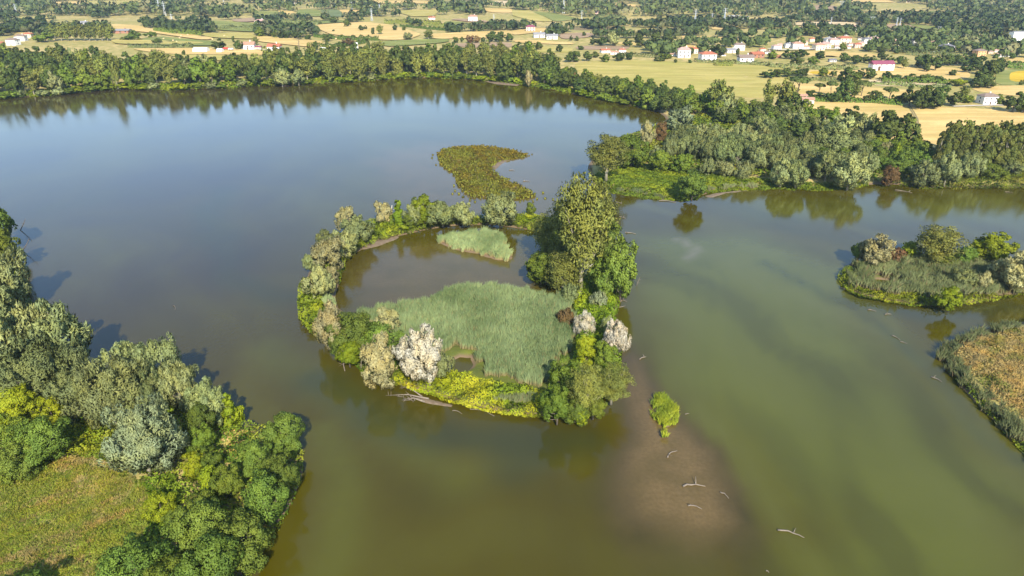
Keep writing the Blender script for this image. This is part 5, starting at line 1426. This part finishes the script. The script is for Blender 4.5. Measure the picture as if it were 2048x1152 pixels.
def hproto(kind):
    if kind in HP: return HP[kind]
    L, D, H = {'two': (12, 9, 6.2), 'low': (12, 8, 3.4), 'barn': (30, 12, 5.0), 'shed': (8, 6, 3.2), 'hall': (40, 18, 8)}[kind]
    rise = {'two': 1.7, 'low': 1.5, 'barn': 2.2, 'shed': 1.2, 'hall': .5}[kind]
    hip = kind == 'two'
    dummy = M['frame']
    w = MB(); x, y = L / 2, D / 2
    w.face([(-x, -y, -1), (x, -y, -1), (x, -y, H), (-x, -y, H)]); w.face([(x, -y, -1), (x, y, -1), (x, y, H), (x, -y, H)])
    w.face([(x, y, -1), (-x, y, -1), (-x, y, H), (x, y, H)]); w.face([(-x, y, -1), (-x, -y, -1), (-x, -y, H), (-x, y, H)])
    if not hip:
        w.face([(x, -y, H), (x, y, H), (x, 0, H + rise)]); w.face([(-x, y, H), (-x, -y, H), (-x, 0, H + rise)])
    r = MB(); e = .55; t = .22
    X, Y = x + e, y + e; zl = H - e * rise / y
    rx = (X - Y * .75) if hip else X
    for s in (0, t):
        pass
    top = [(-X, -Y, zl + t), (X, -Y, zl + t), (X, Y, zl + t), (-X, Y, zl + t)]; bot = [(a, b, c - t + .02) for a, b, c in top]
    r1, r2 = (-rx, 0, H + rise + t), (rx, 0, H + rise + t)
    r.face([top[0], top[1], r2, r1]); r.face([top[2], top[3], r1, r2]); r.face([top[1], top[2], r2]); r.face([top[3], top[0], r1])
    for i in range(4): j = (i + 1) % 4; r.face([bot[i], bot[j], top[j], top[i]])
    r.face([bot[3], bot[2], bot[1], bot[0]])
    win, sill = MB(), MB()
    win.box(-.5, .5, -.04, .04, -.65, .65); sill.box(-.62, .62, -.14, .02, -.80, -.66)
    dr = MB().box(-.55, .55, -.05, .05, 0, 2.2)
    gate = MB().box(-1.8, 1.8, -.05, .05, 0, 3.4)
    ch = MB(); ch.box(-.4, .4, -.4, .4, 0, 1.9); ch.box(-.5, .5, -.5, .5, 1.9, 2.1)
    spots = []
    zs = (1.7, 4.5) if kind == 'two' else ((1.9,) if kind != 'barn' else (3.9,))
    nwin = {'two': 3, 'low': 3, 'barn': 4, 'shed': 1, 'hall': 7}[kind]
    for zc in zs:
        for i in range(nwin):
            xx = -x + L * (i + .5) / nwin
            if kind == 'two' and zc < 2 and i == 1: continue
            spots.append((xx, -y - .045, zc, 0))
        spots.append((x + .045, 0, zc, math.pi / 2)); spots.append((-x - .045, 0, zc, -math.pi / 2))
    HP[kind] = dict(L=L, D=D, H=H + rise, wall=w.mesh('wall', dummy), roof=r.mesh('roof', dummy), window=win.mesh('window', M['pane']), sill=sill.mesh('sill', M['frame']),
                    door=dr.mesh('door', M['shutter']), gate=gate.mesh('gate', M['shutter']), chimney=ch.mesh('chimney', M['frame']), spots=spots, x=x, y=y, h=H, rise=rise)
    return HP[kind]
def omat(o, m):
    o.material_slots[0].link = 'OBJECT'; o.material_slots[0].material = m
def house(x, yb, wpx, kind, wall, roof, label, rz=0.0, hpx=None, group=None, name=None, cat='house'):
    p = G(x, yb); z = float(hills(*p)) if yb < 150 else 1.5
    h = hproto(kind)
    depth = p[1] * CP + (CAM_H - z) * SP
    s = wpx / FPX * depth / h['L']
    sz = s if hpx is None else hpx / FPX * math.hypot(*p) / h['H']
    small = wpx < 13
    o = link(name or {'two': 'house', 'low': 'house', 'barn': 'barn', 'shed': 'shed', 'hall': 'warehouse'}[kind], None, None, (p[0], p[1], z + .1), label, cat, group, None, (s, s, sz), rz)
    a = link('wall', h['wall'], o); omat(a, WALL[wall])
    b = link('roof', h['roof'], o); omat(b, ROOF[roof])
    if kind in ('two', 'low'):
        c = link('chimney', h['chimney'], b, (h['x'] * .35, h['y'] * .3, h['h'] + h['rise'] * .35)); omat(c, WALL[wall])
    sp = h['spots'] if not small else [q for q in h['spots'] if q[3] == 0][:3]
    for q in sp:
        wn = link('window', h['window'], o, q[:3], rz=q[3])
        if not small: link('sill', h['sill'], wn)
    if kind in ('two', 'low', 'shed'): link('door', h['door'], o, (0 if kind != 'shed' else 2, -h['y'] - .05, 0))
    elif kind == 'barn': link('gate', h['gate'], o, (-6, -h['y'] - .05, 0))
    return o
H_ = house
H_(1972, 207, 30, 'two', 'white', 'brown', 'white cube of a farmhouse with flat brown roof by the wheat track', .08)
H_(1603, 198, 17, 'shed', 'white', 'terra', 'upper of the two small white sheds with brown tiled roofs', .1)
H_(1614, 207, 22, 'shed', 'white', 'terra', 'lower of the two small white sheds with brown tiled roofs', -.2)
H_(1761, 140, 44, 'barn', 'white', 'wine', 'long white barn with dark wine red roof', .08, 15, None, None, 'barn')
H_(1414, 121, 30, 'two', 'white', 'red', 'long white house with bright red roof above the pale meadow', .1, 15)
H_(1367, 115, 24, 'two', 'white', 'pink', 'tall white house beside the sunflowers', -.1, 18)
H_(1346, 112, 12, 'low', 'white', 'terra', 'small white annexe of the tall white house')
H_(1385, 107, 18, 'two', 'cream', 'red', 'cream house with red roof behind the tall white house')
H_(1490, 124, 28, 'low', 'white', 'brown', 'white bungalow with brown roof at the meadow edge', .05, 12)
H_(1512, 115, 26, 'low', 'brick', 'red', 'reddish house between the bungalow and the village road', .3)
H_(1462, 106, 20, 'low', 'white', 'grey', 'white house with grey roof left of the village road', .1)
H_(1478, 100, 20, 'two', 'white', 'brown', 'white house with brown roof behind the grey roofed one', -.2)
H_(1552, 101, 16, 'two', 'white', 'pink', 'white house at the western end of the village road', .1)
H_(1576, 96, 14, 'two', 'white', 'grey', 'white house second along the village road')
H_(1594, 97, 20, 'two', 'white', 'terra', 'white terrace house third along the village road', -.1, 11)
H_(1611, 97, 12, 'low', 'white', 'terra', 'low white house fourth along the village road')
H_(1624, 84, 12, 'two', 'cream', 'red', 'small cream house with red roof above the village road')
H_(1577, 80, 9, 'low', 'pink', 'red', 'tiny pink house among trees at the village west side')
H_(1636, 100, 20, 'two', 'cream', 'terra', 'cream house with terrace in the village centre', .2)
H_(1650, 97, 18, 'two', 'cream', 'pink', 'cream house with pink roof in the village centre', -.1)
H_(1655, 86, 16, 'two', 'white', 'grey', 'white house with grey roof behind the village centre', .3)
H_(1666, 89, 18, 'two', 'white', 'pink', 'white house with pink roof behind the village centre')
H_(1687, 86, 23, 'two', 'cream', 'red', 'large cream house with red hip roof in the upper village', .05, 11)
H_(1694, 97, 12, 'low', 'white', 'terra', 'low white house under the large cream one')
H_(1732, 87, 16, 'two', 'white', 'slate', 'white house with slate roof east of the large cream one', .1)
H_(1746, 86, 18, 'two', 'white', 'pink', 'white house with pink roof in the eastern village', -.1)
H_(1750, 92, 16, 'low', 'pink', 'red', 'pink low house with red roof in the eastern village')
H_(1788, 92, 17, 'two', 'cream', 'terra', 'cream house with tall gable in the eastern village', .3)
H_(1798, 98, 10, 'low', 'orange', 'terra', 'small orange house beside the gabled one')
H_(1826, 90, 18, 'two', 'grey', 'slate', 'grey house with slate roof in the eastern village', -.15)
H_(1855, 98, 14, 'low', 'white', 'slate', 'white bungalow with slate roof in the eastern village')
H_(1864, 89, 15, 'low', 'cream', 'terra', 'cream low house with terracotta roof behind the bungalow')
H_(1890, 104, 24, 'two', 'white', 'slate', 'large white house with slate hip roof at the eastern village edge', .1, 12)
H_(1909, 98, 14, 'two', 'pink', 'pink', 'pinkish house right of the large white one')
H_(1862, 104, 12, 'low', 'white', 'red', 'small white house with red roof left of the large white one')
H_(1961, 106, 18, 'two', 'yellow', 'terra', 'yellow house behind the orange one at the picture edge')
H_(1957, 112, 20, 'two', 'orange', 'brown', 'orange house with brown roof beside the dark tree group', .2)
H_(2000, 114, 16, 'low', 'white', 'pink', 'low white house right of the dark tree group')
H_(2020, 113, 20, 'two', 'white', 'terra', 'white house near the picture edge above the hedge', .1)
H_(2042, 102, 14, 'low', 'orange', 'terra', 'small orange house at the picture edge')
H_(1657, 64, 16, 'two', 'grey', 'brown', 'grey brown house alone above the village')
H_(1711, 62, 16, 'two', 'white', 'pink', 'white house with pink roof alone in the field above the village')
H_(1754, 70, 14, 'two', 'white', 'wine', 'white house with dark hip roof above the village')
H_(1868, 72, 12, 'low', 'white', 'grey', 'white roofed house in the trees above the eastern village', .3)
H_(1664, 124, 14, 'low', 'grey', 'slate', 'small grey house with slate roof in the gardens above the barn')
H_(1556, 116, 10, 'low', 'brick', 'red', 'tiny red shed in the gardens west of the barn')
H_(2030, 82, 26, 'hall', 'white', 'grey', 'white factory hall at the picture edge', .2, 14, None, None, 'warehouse')
H_(1210, 106, 18, 'low', 'white', 'red', 'white farmhouse with red roof above the pale meadow', .2)
H_(1229, 109, 16, 'low', 'white', 'terra', 'middle low building of the red roofed farm', -.1)
H_(1244, 107, 14, 'two', 'white', 'red', 'taller building at the end of the red roofed farm')
H_(1078, 75, 22, 'low', 'white', 'grey', 'long white farm building with grey roof beyond the straw strip', .1)
H_(1104, 78, 22, 'low', 'white', 'grey', 'second long white farm building beside the grey roofed one')
H_(1061, 63, 18, 'two', 'pink', 'wine', 'pink house with dark red roof beyond the farm buildings')
H_(1235, 65, 10, 'low', 'orange', 'red', 'tiny red roofed house in the tree belt')
H_(1194, 30, 11, 'two', 'pink', 'pink', 'pink house on the hill slope')
H_(1467, 75, 9, 'two', 'white', 'terra', 'small white house at the straw strip before the woods')
H_(1466, 39, 20, 'hall', 'white', 'grey', 'white warehouse in the woods near the tall pylon', .1, 7, None, None, 'warehouse')
H_(1488, 40, 16, 'hall', 'white', 'grey', 'second white warehouse in the woods beside the first', 0, 6, None, None, 'warehouse')
H_(522, 52, 20, 'two', 'white', 'pink', 'white house with pink roof beyond the western fields', .1, 11)
H_(550, 102, 24, 'low', 'white', 'red', 'white farmhouse with red roof at the edge of the middle wood', -.1, 12)
H_(516, 98, 14, 'low', 'cream', 'wine', 'cream farmhouse left of the red roofed one')
H_(497, 98, 26, 'low', 'white', 'terra', 'white farm building with terracotta roof beside the parked trailer', .15, 12)
H_(946, 43, 18, 'two', 'white', 'terra', 'white villa on the brown field beyond the middle wood')
H_(864, 39, 13, 'low', 'white', 'red', 'small white house with red roof in the trees beyond the middle wood')
H_(560, 57, 13, 'shed', 'grey', 'grey', 'grey shed beside the long greenhouse', 0, None, None, None, 'shed')
H_(170, 57, 20, 'two', 'white', 'grey', 'white house with grey hip roof behind the poplar row', .1)
H_(28, 90, 20, 'two', 'white', 'brown', 'white house with brown roof in the far west', -.1)
H_(44, 82, 18, 'two', 'white', 'brown', 'white house behind the brown roofed one in the far west', .1)
H_(58, 76, 15, 'two', 'cream', 'red', 'cream house with red roof in the far west', .1)
H_(3, 88, 10, 'low', 'brick', 'red', 'reddish house cut by the picture edge in the west')
H_(245, 66, 30, 'low', 'brick', 'grey', 'long low stable with pale grey roof behind the poplar row', .1, 6)
H_(338, 10, 10, 'low', 'white', 'terra', 'tiny white house right of the paired pylons')
H_(322, 17, 9, 'low', 'cream', 'terra', 'tiny cream house at the foot of the paired pylons')
H_(296, 3, 10, 'low', 'white', 'pink', 'tiny white house on the skyline left of the paired pylons')
H_(590, 7, 8, 'low', 'white', 'terra', 'tiny white house in the woods at the top of the view')
for i, (x, y) in enumerate([(1385, 9), (1480, 12), (1560, 6), (1860, 10), (1884, 6), (1930, 9), (1960, 13), (1990, 8), (2010, 4), (1815, 5), (1210, 2), (1160, 5)]):
    H_(x, y, 8, 'low', ('white', 'cream')[i % 2], ('terra', 'pink', 'grey')[i % 3], 'tiny pale house in the hazy woods at the top of the view', 0, None, 'hazy hilltop houses')

for i, (x, y) in enumerate(sorted([(1560, 93), (1584, 88), (1606, 90), (1644, 90), (1676, 97), (1700, 91), (1714, 96), (1722, 92), (1760, 96), (1772, 88), (1806, 86), (1812, 95), (1840, 97), (1848, 90), (1876, 94),
                            (1900, 92), (1926, 99), (1934, 92), (1946, 98), (1980, 108), (1990, 104), (2012, 107), (2034, 109), (1536, 108), (1524, 104), (1446, 112), (1640, 78), (1690, 76), (1720, 80), (1800, 76), (1840, 80)])):
    H_(x, y, 9 + 4 * (i % 3) * .6, ('low', 'two')[i % 2], ('white', 'cream', 'white', 'pink')[i % 4], ('terra', 'red', 'brown', 'pink', 'grey')[i % 5], ORD[i + 1] + ' from the west among small pale houses in the village gardens', R.uniform(-.4, .4), None, 'small village houses')

# ---------------------------------------------------------------- polytunnels, bales, farm things
def tunnel(x, yb, wpx, hpx, label, name='polytunnel'):
    p = G(x, yb); z = float(hills(*p)); d = math.hypot(*p)
    L = wpx / FPX * d; h = hpx / FPX * d
    mb = MB(); n = 9
    ring_ = [(-math.cos(math.pi * i / n) * h * 1.1, math.sin(math.pi * i / n) * h) for i in range(n + 1)]
    for i in range(n):
        (a, b), (c, e) = ring_[i], ring_[i + 1]
        mb.face([(-L / 2, a, b), (L / 2, a, b), (L / 2, c, e), (-L / 2, c, e)])
        for s in (-1, 1):
            t = [(s * L / 2, a, b), (s * L / 2, c, e), (s * L / 2, 0, 0)]
            mb.face(t if s > 0 else t[::-1])
    o = link(name, None, None, (p[0], p[1], z + .4), label, name.replace('_', ' '))
    link('film_cover', mb.mesh('film_cover', M['film']), o)
    k = max(3, int(L / 3)); hoop = MB().tube([(0, a, b) for a, b in ring_], [.06] * len(ring_), 4).mesh('hoop', WALL['grey'])
    for i in range(k + 1): link('hoop', hoop, o, (-L / 2 + L * i / k, 0, .05))
tunnel(403, 104, 24, 7, 'white polytunnel on the straw field strip')
tunnel(441, 105, 9, 6, 'short white tent beside the round field tree', 'storage_tent')
tunnel(583, 57, 18, 5, 'white arched greenhouse beyond the western fields', 'greenhouse')
tunnel(648, 100, 13, 4, 'small grey tunnel behind the middle wood', 'storage_tunnel')
p = G(713, 98); z = float(hills(*p))
o = link('water_tank', None, None, (p[0], p[1], z), 'white upright tank standing alone behind the middle wood', 'tank')
mb = MB()
mb.tube([(0, 0, 0), (0, 0, .2), (0, 0, 6.4), (0, 0, 6.8)], [2.1, 2.0, 2.0, 1.4], 14); link('tank_body', mb.mesh('tank_body', WALL['white'], False), o)
mb = MB()
for s in (-.25, .25): mb.tube([(s, -2.1, 0), (s, -2.1, 7)], [.04, .04], 4)
for i in range(14): mb.tube([(-.25, -2.1, .4 + i * .45), (.25, -2.1, .4 + i * .45)], [.03, .03], 4)
link('ladder', mb.mesh('ladder', WALL['grey']), o)
M['paint_red'] = plain('paint_red', (.55, .05, .04), .4); M['tyre'] = plain('tyre', (.02, .02, .02), .8)
def trailer(x, yb, label, mat):
    p = G(x, yb); z = float(hills(*p)) + .6
    o = link('farm_trailer', None, None, (p[0], p[1], z), label, 'trailer', None, None, None, .2)
    mb = MB(); mb.box(-2.6, 2.6, -1.1, 1.1, .9, 1.1); mb.box(-2.6, 2.6, -1.1, -1.0, 1.1, 2.3); mb.box(-2.6, 2.6, 1.0, 1.1, 1.1, 2.3); mb.box(-2.6, -2.5, -1, 1, 1.1, 2.3); mb.box(2.5, 2.6, -1, 1, 1.1, 2.3)
    link('body', mb.mesh('body', mat), o); link('drawbar', MB().tube([(2.6, 0, 1.0), (4.2, 0, .7)], [.08, .06], 5).mesh('drawbar', WALL['grey']), o)
    wm = MB().tube([(0, -.14, 0), (0, .14, 0)], [.5, .5], 12).mesh('wheel', M['tyre'])
    for sx in (-1.5, 1.5):
        for sy in (-1.2, 1.2): link('wheel', wm, o, (sx, sy, .5))
trailer(452, 101, 'red farm trailer beside the round field tree', M['paint_red'])
trailer(462, 102, 'grey farm trailer next to the red one', WALL['grey'])
M['bale'] = plain('straw_bale', (.62, .48, .26), .95, (.50, .37, .18), 3)
bm_ = MB(); bm_.tube([(-.75, 0, .75), (-.72, 0, .75), (.72, 0, .75), (.75, 0, .75)], [.68, .76, .76, .68], 14); bale = bm_.mesh('straw_bale', M['bale'], False)
for x, y in [(347, 84), (354, 86), (360, 79), (376, 72), (363, 75), (328, 80), (449, 74), (425, 81), (620, 44), (672, 80), (660, 96)]:
    p = G(x, y)
    link('straw_bale', bale, None, (p[0], p[1], float(hills(*p)) + .7), 'round straw bale lying on the mown western fields', 'straw bale', 'round bales on the western fields', None, (1.15, 1.15, 1.15), R.uniform(0, 3))
p = U(571, 172.5)
o = link('raft', None, None, (p[0], p[1], 0), 'small flat orange brown raft floating at the far shore', 'raft')
dk = MB()
pl = MB().box(-3.4, 3.4, -.13, .13, .34, .42).mesh('plank', plain('raft_plank', (.50, .24, .12), .8))
for i in range(9): link('plank', pl, o, (0, -1.2 + i * .3, 0))
fl = MB().tube([(-3.2, 0, .1), (3.2, 0, .1)], [.26, .26], 8).mesh('float', M['bark'])
for yy in (-.9, .9): link('float', fl, o, (0, yy, 0))

# ---------------------------------------------------------------- pylons
M['steel'] = plain('galvanised_steel', (.62, .64, .66), .5)
def pylon_protos():
    # lattice tower 40 m
    def lattice(mb, w0, w1, z0, z1, n, r):
        for s in ((1, 1), (1, -1), (-1, -1), (-1, 1)):
            pass
        for k in range(n):
            za, zb = z0 + (z1 - z0) * k / n, z0 + (z1 - z0) * (k + 1) / n
            wa, wb = w0 + (w1 - w0) * k / n, w0 + (w1 - w0) * (k + 1) / n
            cs = [(1, 1), (1, -1), (-1, -1), (-1, 1)]
            for i in range(4):
                a, b = cs[i], cs[(i + 1) % 4]
                mb.tube([(a[0] * wa, a[1] * wa, za), (b[0] * wb, b[1] * wb, zb)], [r, r], 3, False)
                mb.tube([(b[0] * wa, b[1] * wa, za), (a[0] * wb, a[1] * wb, zb)], [r, r], 3, False)
    br = MB(); lattice(br, 3.0, .6, 0, 30, 8, .14); lattice(br, .6, .35, 30, 40, 4, .12)
    leg = MB().tube([(3.0, 3.0, -.5), (.6, .6, 30), (.3, .3, 40.5)], [.30, .24, .18], 4)
    arm = MB()
    for s in (-1, 1):
        arm.tube([(0, .3, 0), (s * 5.5, 0, .2)], [.12, .08], 4); arm.tube([(0, -.3, 0), (s * 5.5, 0, .2)], [.12, .08], 4); arm.tube([(0, 0, 1.6), (s * 5.5, 0, .2)], [.10, .07], 4)
    ins = MB().tube([(0, 0, 0), (0, 0, -1.6)], [.14, .14], 5)
    # y tower
    yb = MB(); lattice(yb, 2.2, .8, 0, 18, 6, .14)
    yleg = MB().tube([(2.2, 2.2, -.5), (.8, .8, 18)], [.20, .16], 4)
    fork = MB()
    for s in (-1, 1):
        for o_ in (-.5, .5):
            fork.tube([(s * .5, o_, 18), (s * 6, o_, 30)], [.32, .26], 4)
        for k in range(5):
            t0, t1 = k / 5, (k + 1) / 5
            fork.tube([(s * (.5 + 5.5 * t0), -.5, 18 + 12 * t0), (s * (.5 + 5.5 * t1), .5, 18 + 12 * t1)], [.1, .1], 4)
    beam = MB()
    for o_ in (-.5, .5): beam.tube([(-11, o_, 30), (11, o_, 30)], [.28, .28], 4)
    beam.tube([(-11, 0, 30), (-6, 0, 32), (6, 0, 32), (11, 0, 30)], [.12] * 4, 4)
    f = lambda m, n: m.mesh(n, M['steel'])
    return dict(bracing=f(br, 'bracing'), leg=f(leg, 'leg'), arm=f(arm, 'cross_arm'), ins=f(ins, 'insulator'), ybr=f(yb, 'bracing'), yleg=f(yleg, 'leg'), fork=f(fork, 'fork'), beam=f(beam, 'cross_beam'))
PP = pylon_protos()
def pylon(x, yt, yb, label, kind='lattice'):
    p = G(x, yb); z = float(hills(*p))
    d = ray(x, yt); h = CAM_H + d[2] * p[1] / d[1] - z
    s = h / (41.0 if kind == 'lattice' else 32.0)
    o = link('pylon', None, None, (p[0], p[1], z), label, 'pylon', 'power line pylons', None, (s, s, s), R.uniform(-.3, .3))
    q = kind == 'lattice'
    link('bracing', PP['bracing' if q else 'ybr'], o)
    for i in range(4): link('leg', PP['leg' if q else 'yleg'], o, rz=i * math.pi / 2)
    if q:
        for zz in (29, 33.5, 38):
            a = link('cross_arm', PP['arm'], o, (0, 0, zz))
            for sx in (-5.4, 5.4): link('insulator', PP['ins'], a, (sx, 0, .1))
    else:
        link('fork', PP['fork'], o); a = link('cross_beam', PP['beam'], o)
        for sx in (-10, 0, 10): link('insulator', PP['ins'], a, (sx, 0, 29.9))
for a in [(35, 7, 33, 'lattice pylon in the far west behind the dry meadow strip'), (320, -4, 26, 'rear one of the paired lattice pylons above the western fields'), (331, 2, 32, 'front one of the paired lattice pylons above the western fields'),
          (347, 27, 58, 'smaller lattice pylon between the paired pylons and the straw field'), (448, -6, 9, 'lattice pylon at the top of the view right of the pair'), (704, 3, 20, 'lattice pylon behind the striped slope fields'),
          (744, 16, 42, 'lattice pylon before the upper straw field'), (760, 8, 31, 'lattice pylon just right of the straw field pylon'), (925, -4, 18, 'lattice pylon beyond the dry slope field'), (988, 28, 49, 'slender lattice pylon right of the white villa'),
          (1109, 10, 26, 'lattice pylon left of the hill slope pair'), (1127, -8, 27, 'tall lattice pylon on the hill slope'), (1163, 20, 43, 'lattice pylon at the foot of the hill slope'), (1389, 18, 50, 'tall lattice pylon at the edge of the wide woods'),
          (1423, 26, 46, 'lattice pylon between the tall pylon and the warehouses'), (1447, 15, 52, 'lattice pylon beside the white warehouses'), (1791, 34, 58, 'lattice pylon in the brown field above the village'),
          (1799, 35, 52, 'second lattice pylon in the brown field above the village'), (1661, 33, 50, 'lattice pylon at the pale strip above the village')]:
    pylon(*a)
for a in [(1681, 2, 19, 'forked pylon beside the bare mound'), (1704, 15, 27, 'forked pylon right of the bare mound'), (1742, 33, 52, 'forked white pylon by the pale strip above the village'), (1876, 53, 68, 'wide forked pylon above the eastern village')]:
    pylon(*a, kind='y')

# ---------------------------------------------------------------- air
hz, hn, hl, hb = newmat('haze')
hn.remove(hb)
pv = node(hn, 'ShaderNodeVolumePrincipled')
pv.inputs['Color'].default_value = (.62, .79, 1.0, 1)
pv.inputs['Density'].default_value = HAZE = .00008
pv.inputs['Anisotropy'].default_value = .2
hl.new(pv.outputs[0], hn['Material Output'].inputs['Volume'])
mb = MB(); mb.box(-9300, 9300, -900, 12300, -4, 240)
hobj = link('haze', mb.mesh('haze', hz), kind='stuff')
hobj['label'] = 'thin bluish summer haze over the plain'; hobj['category'] = 'haze'
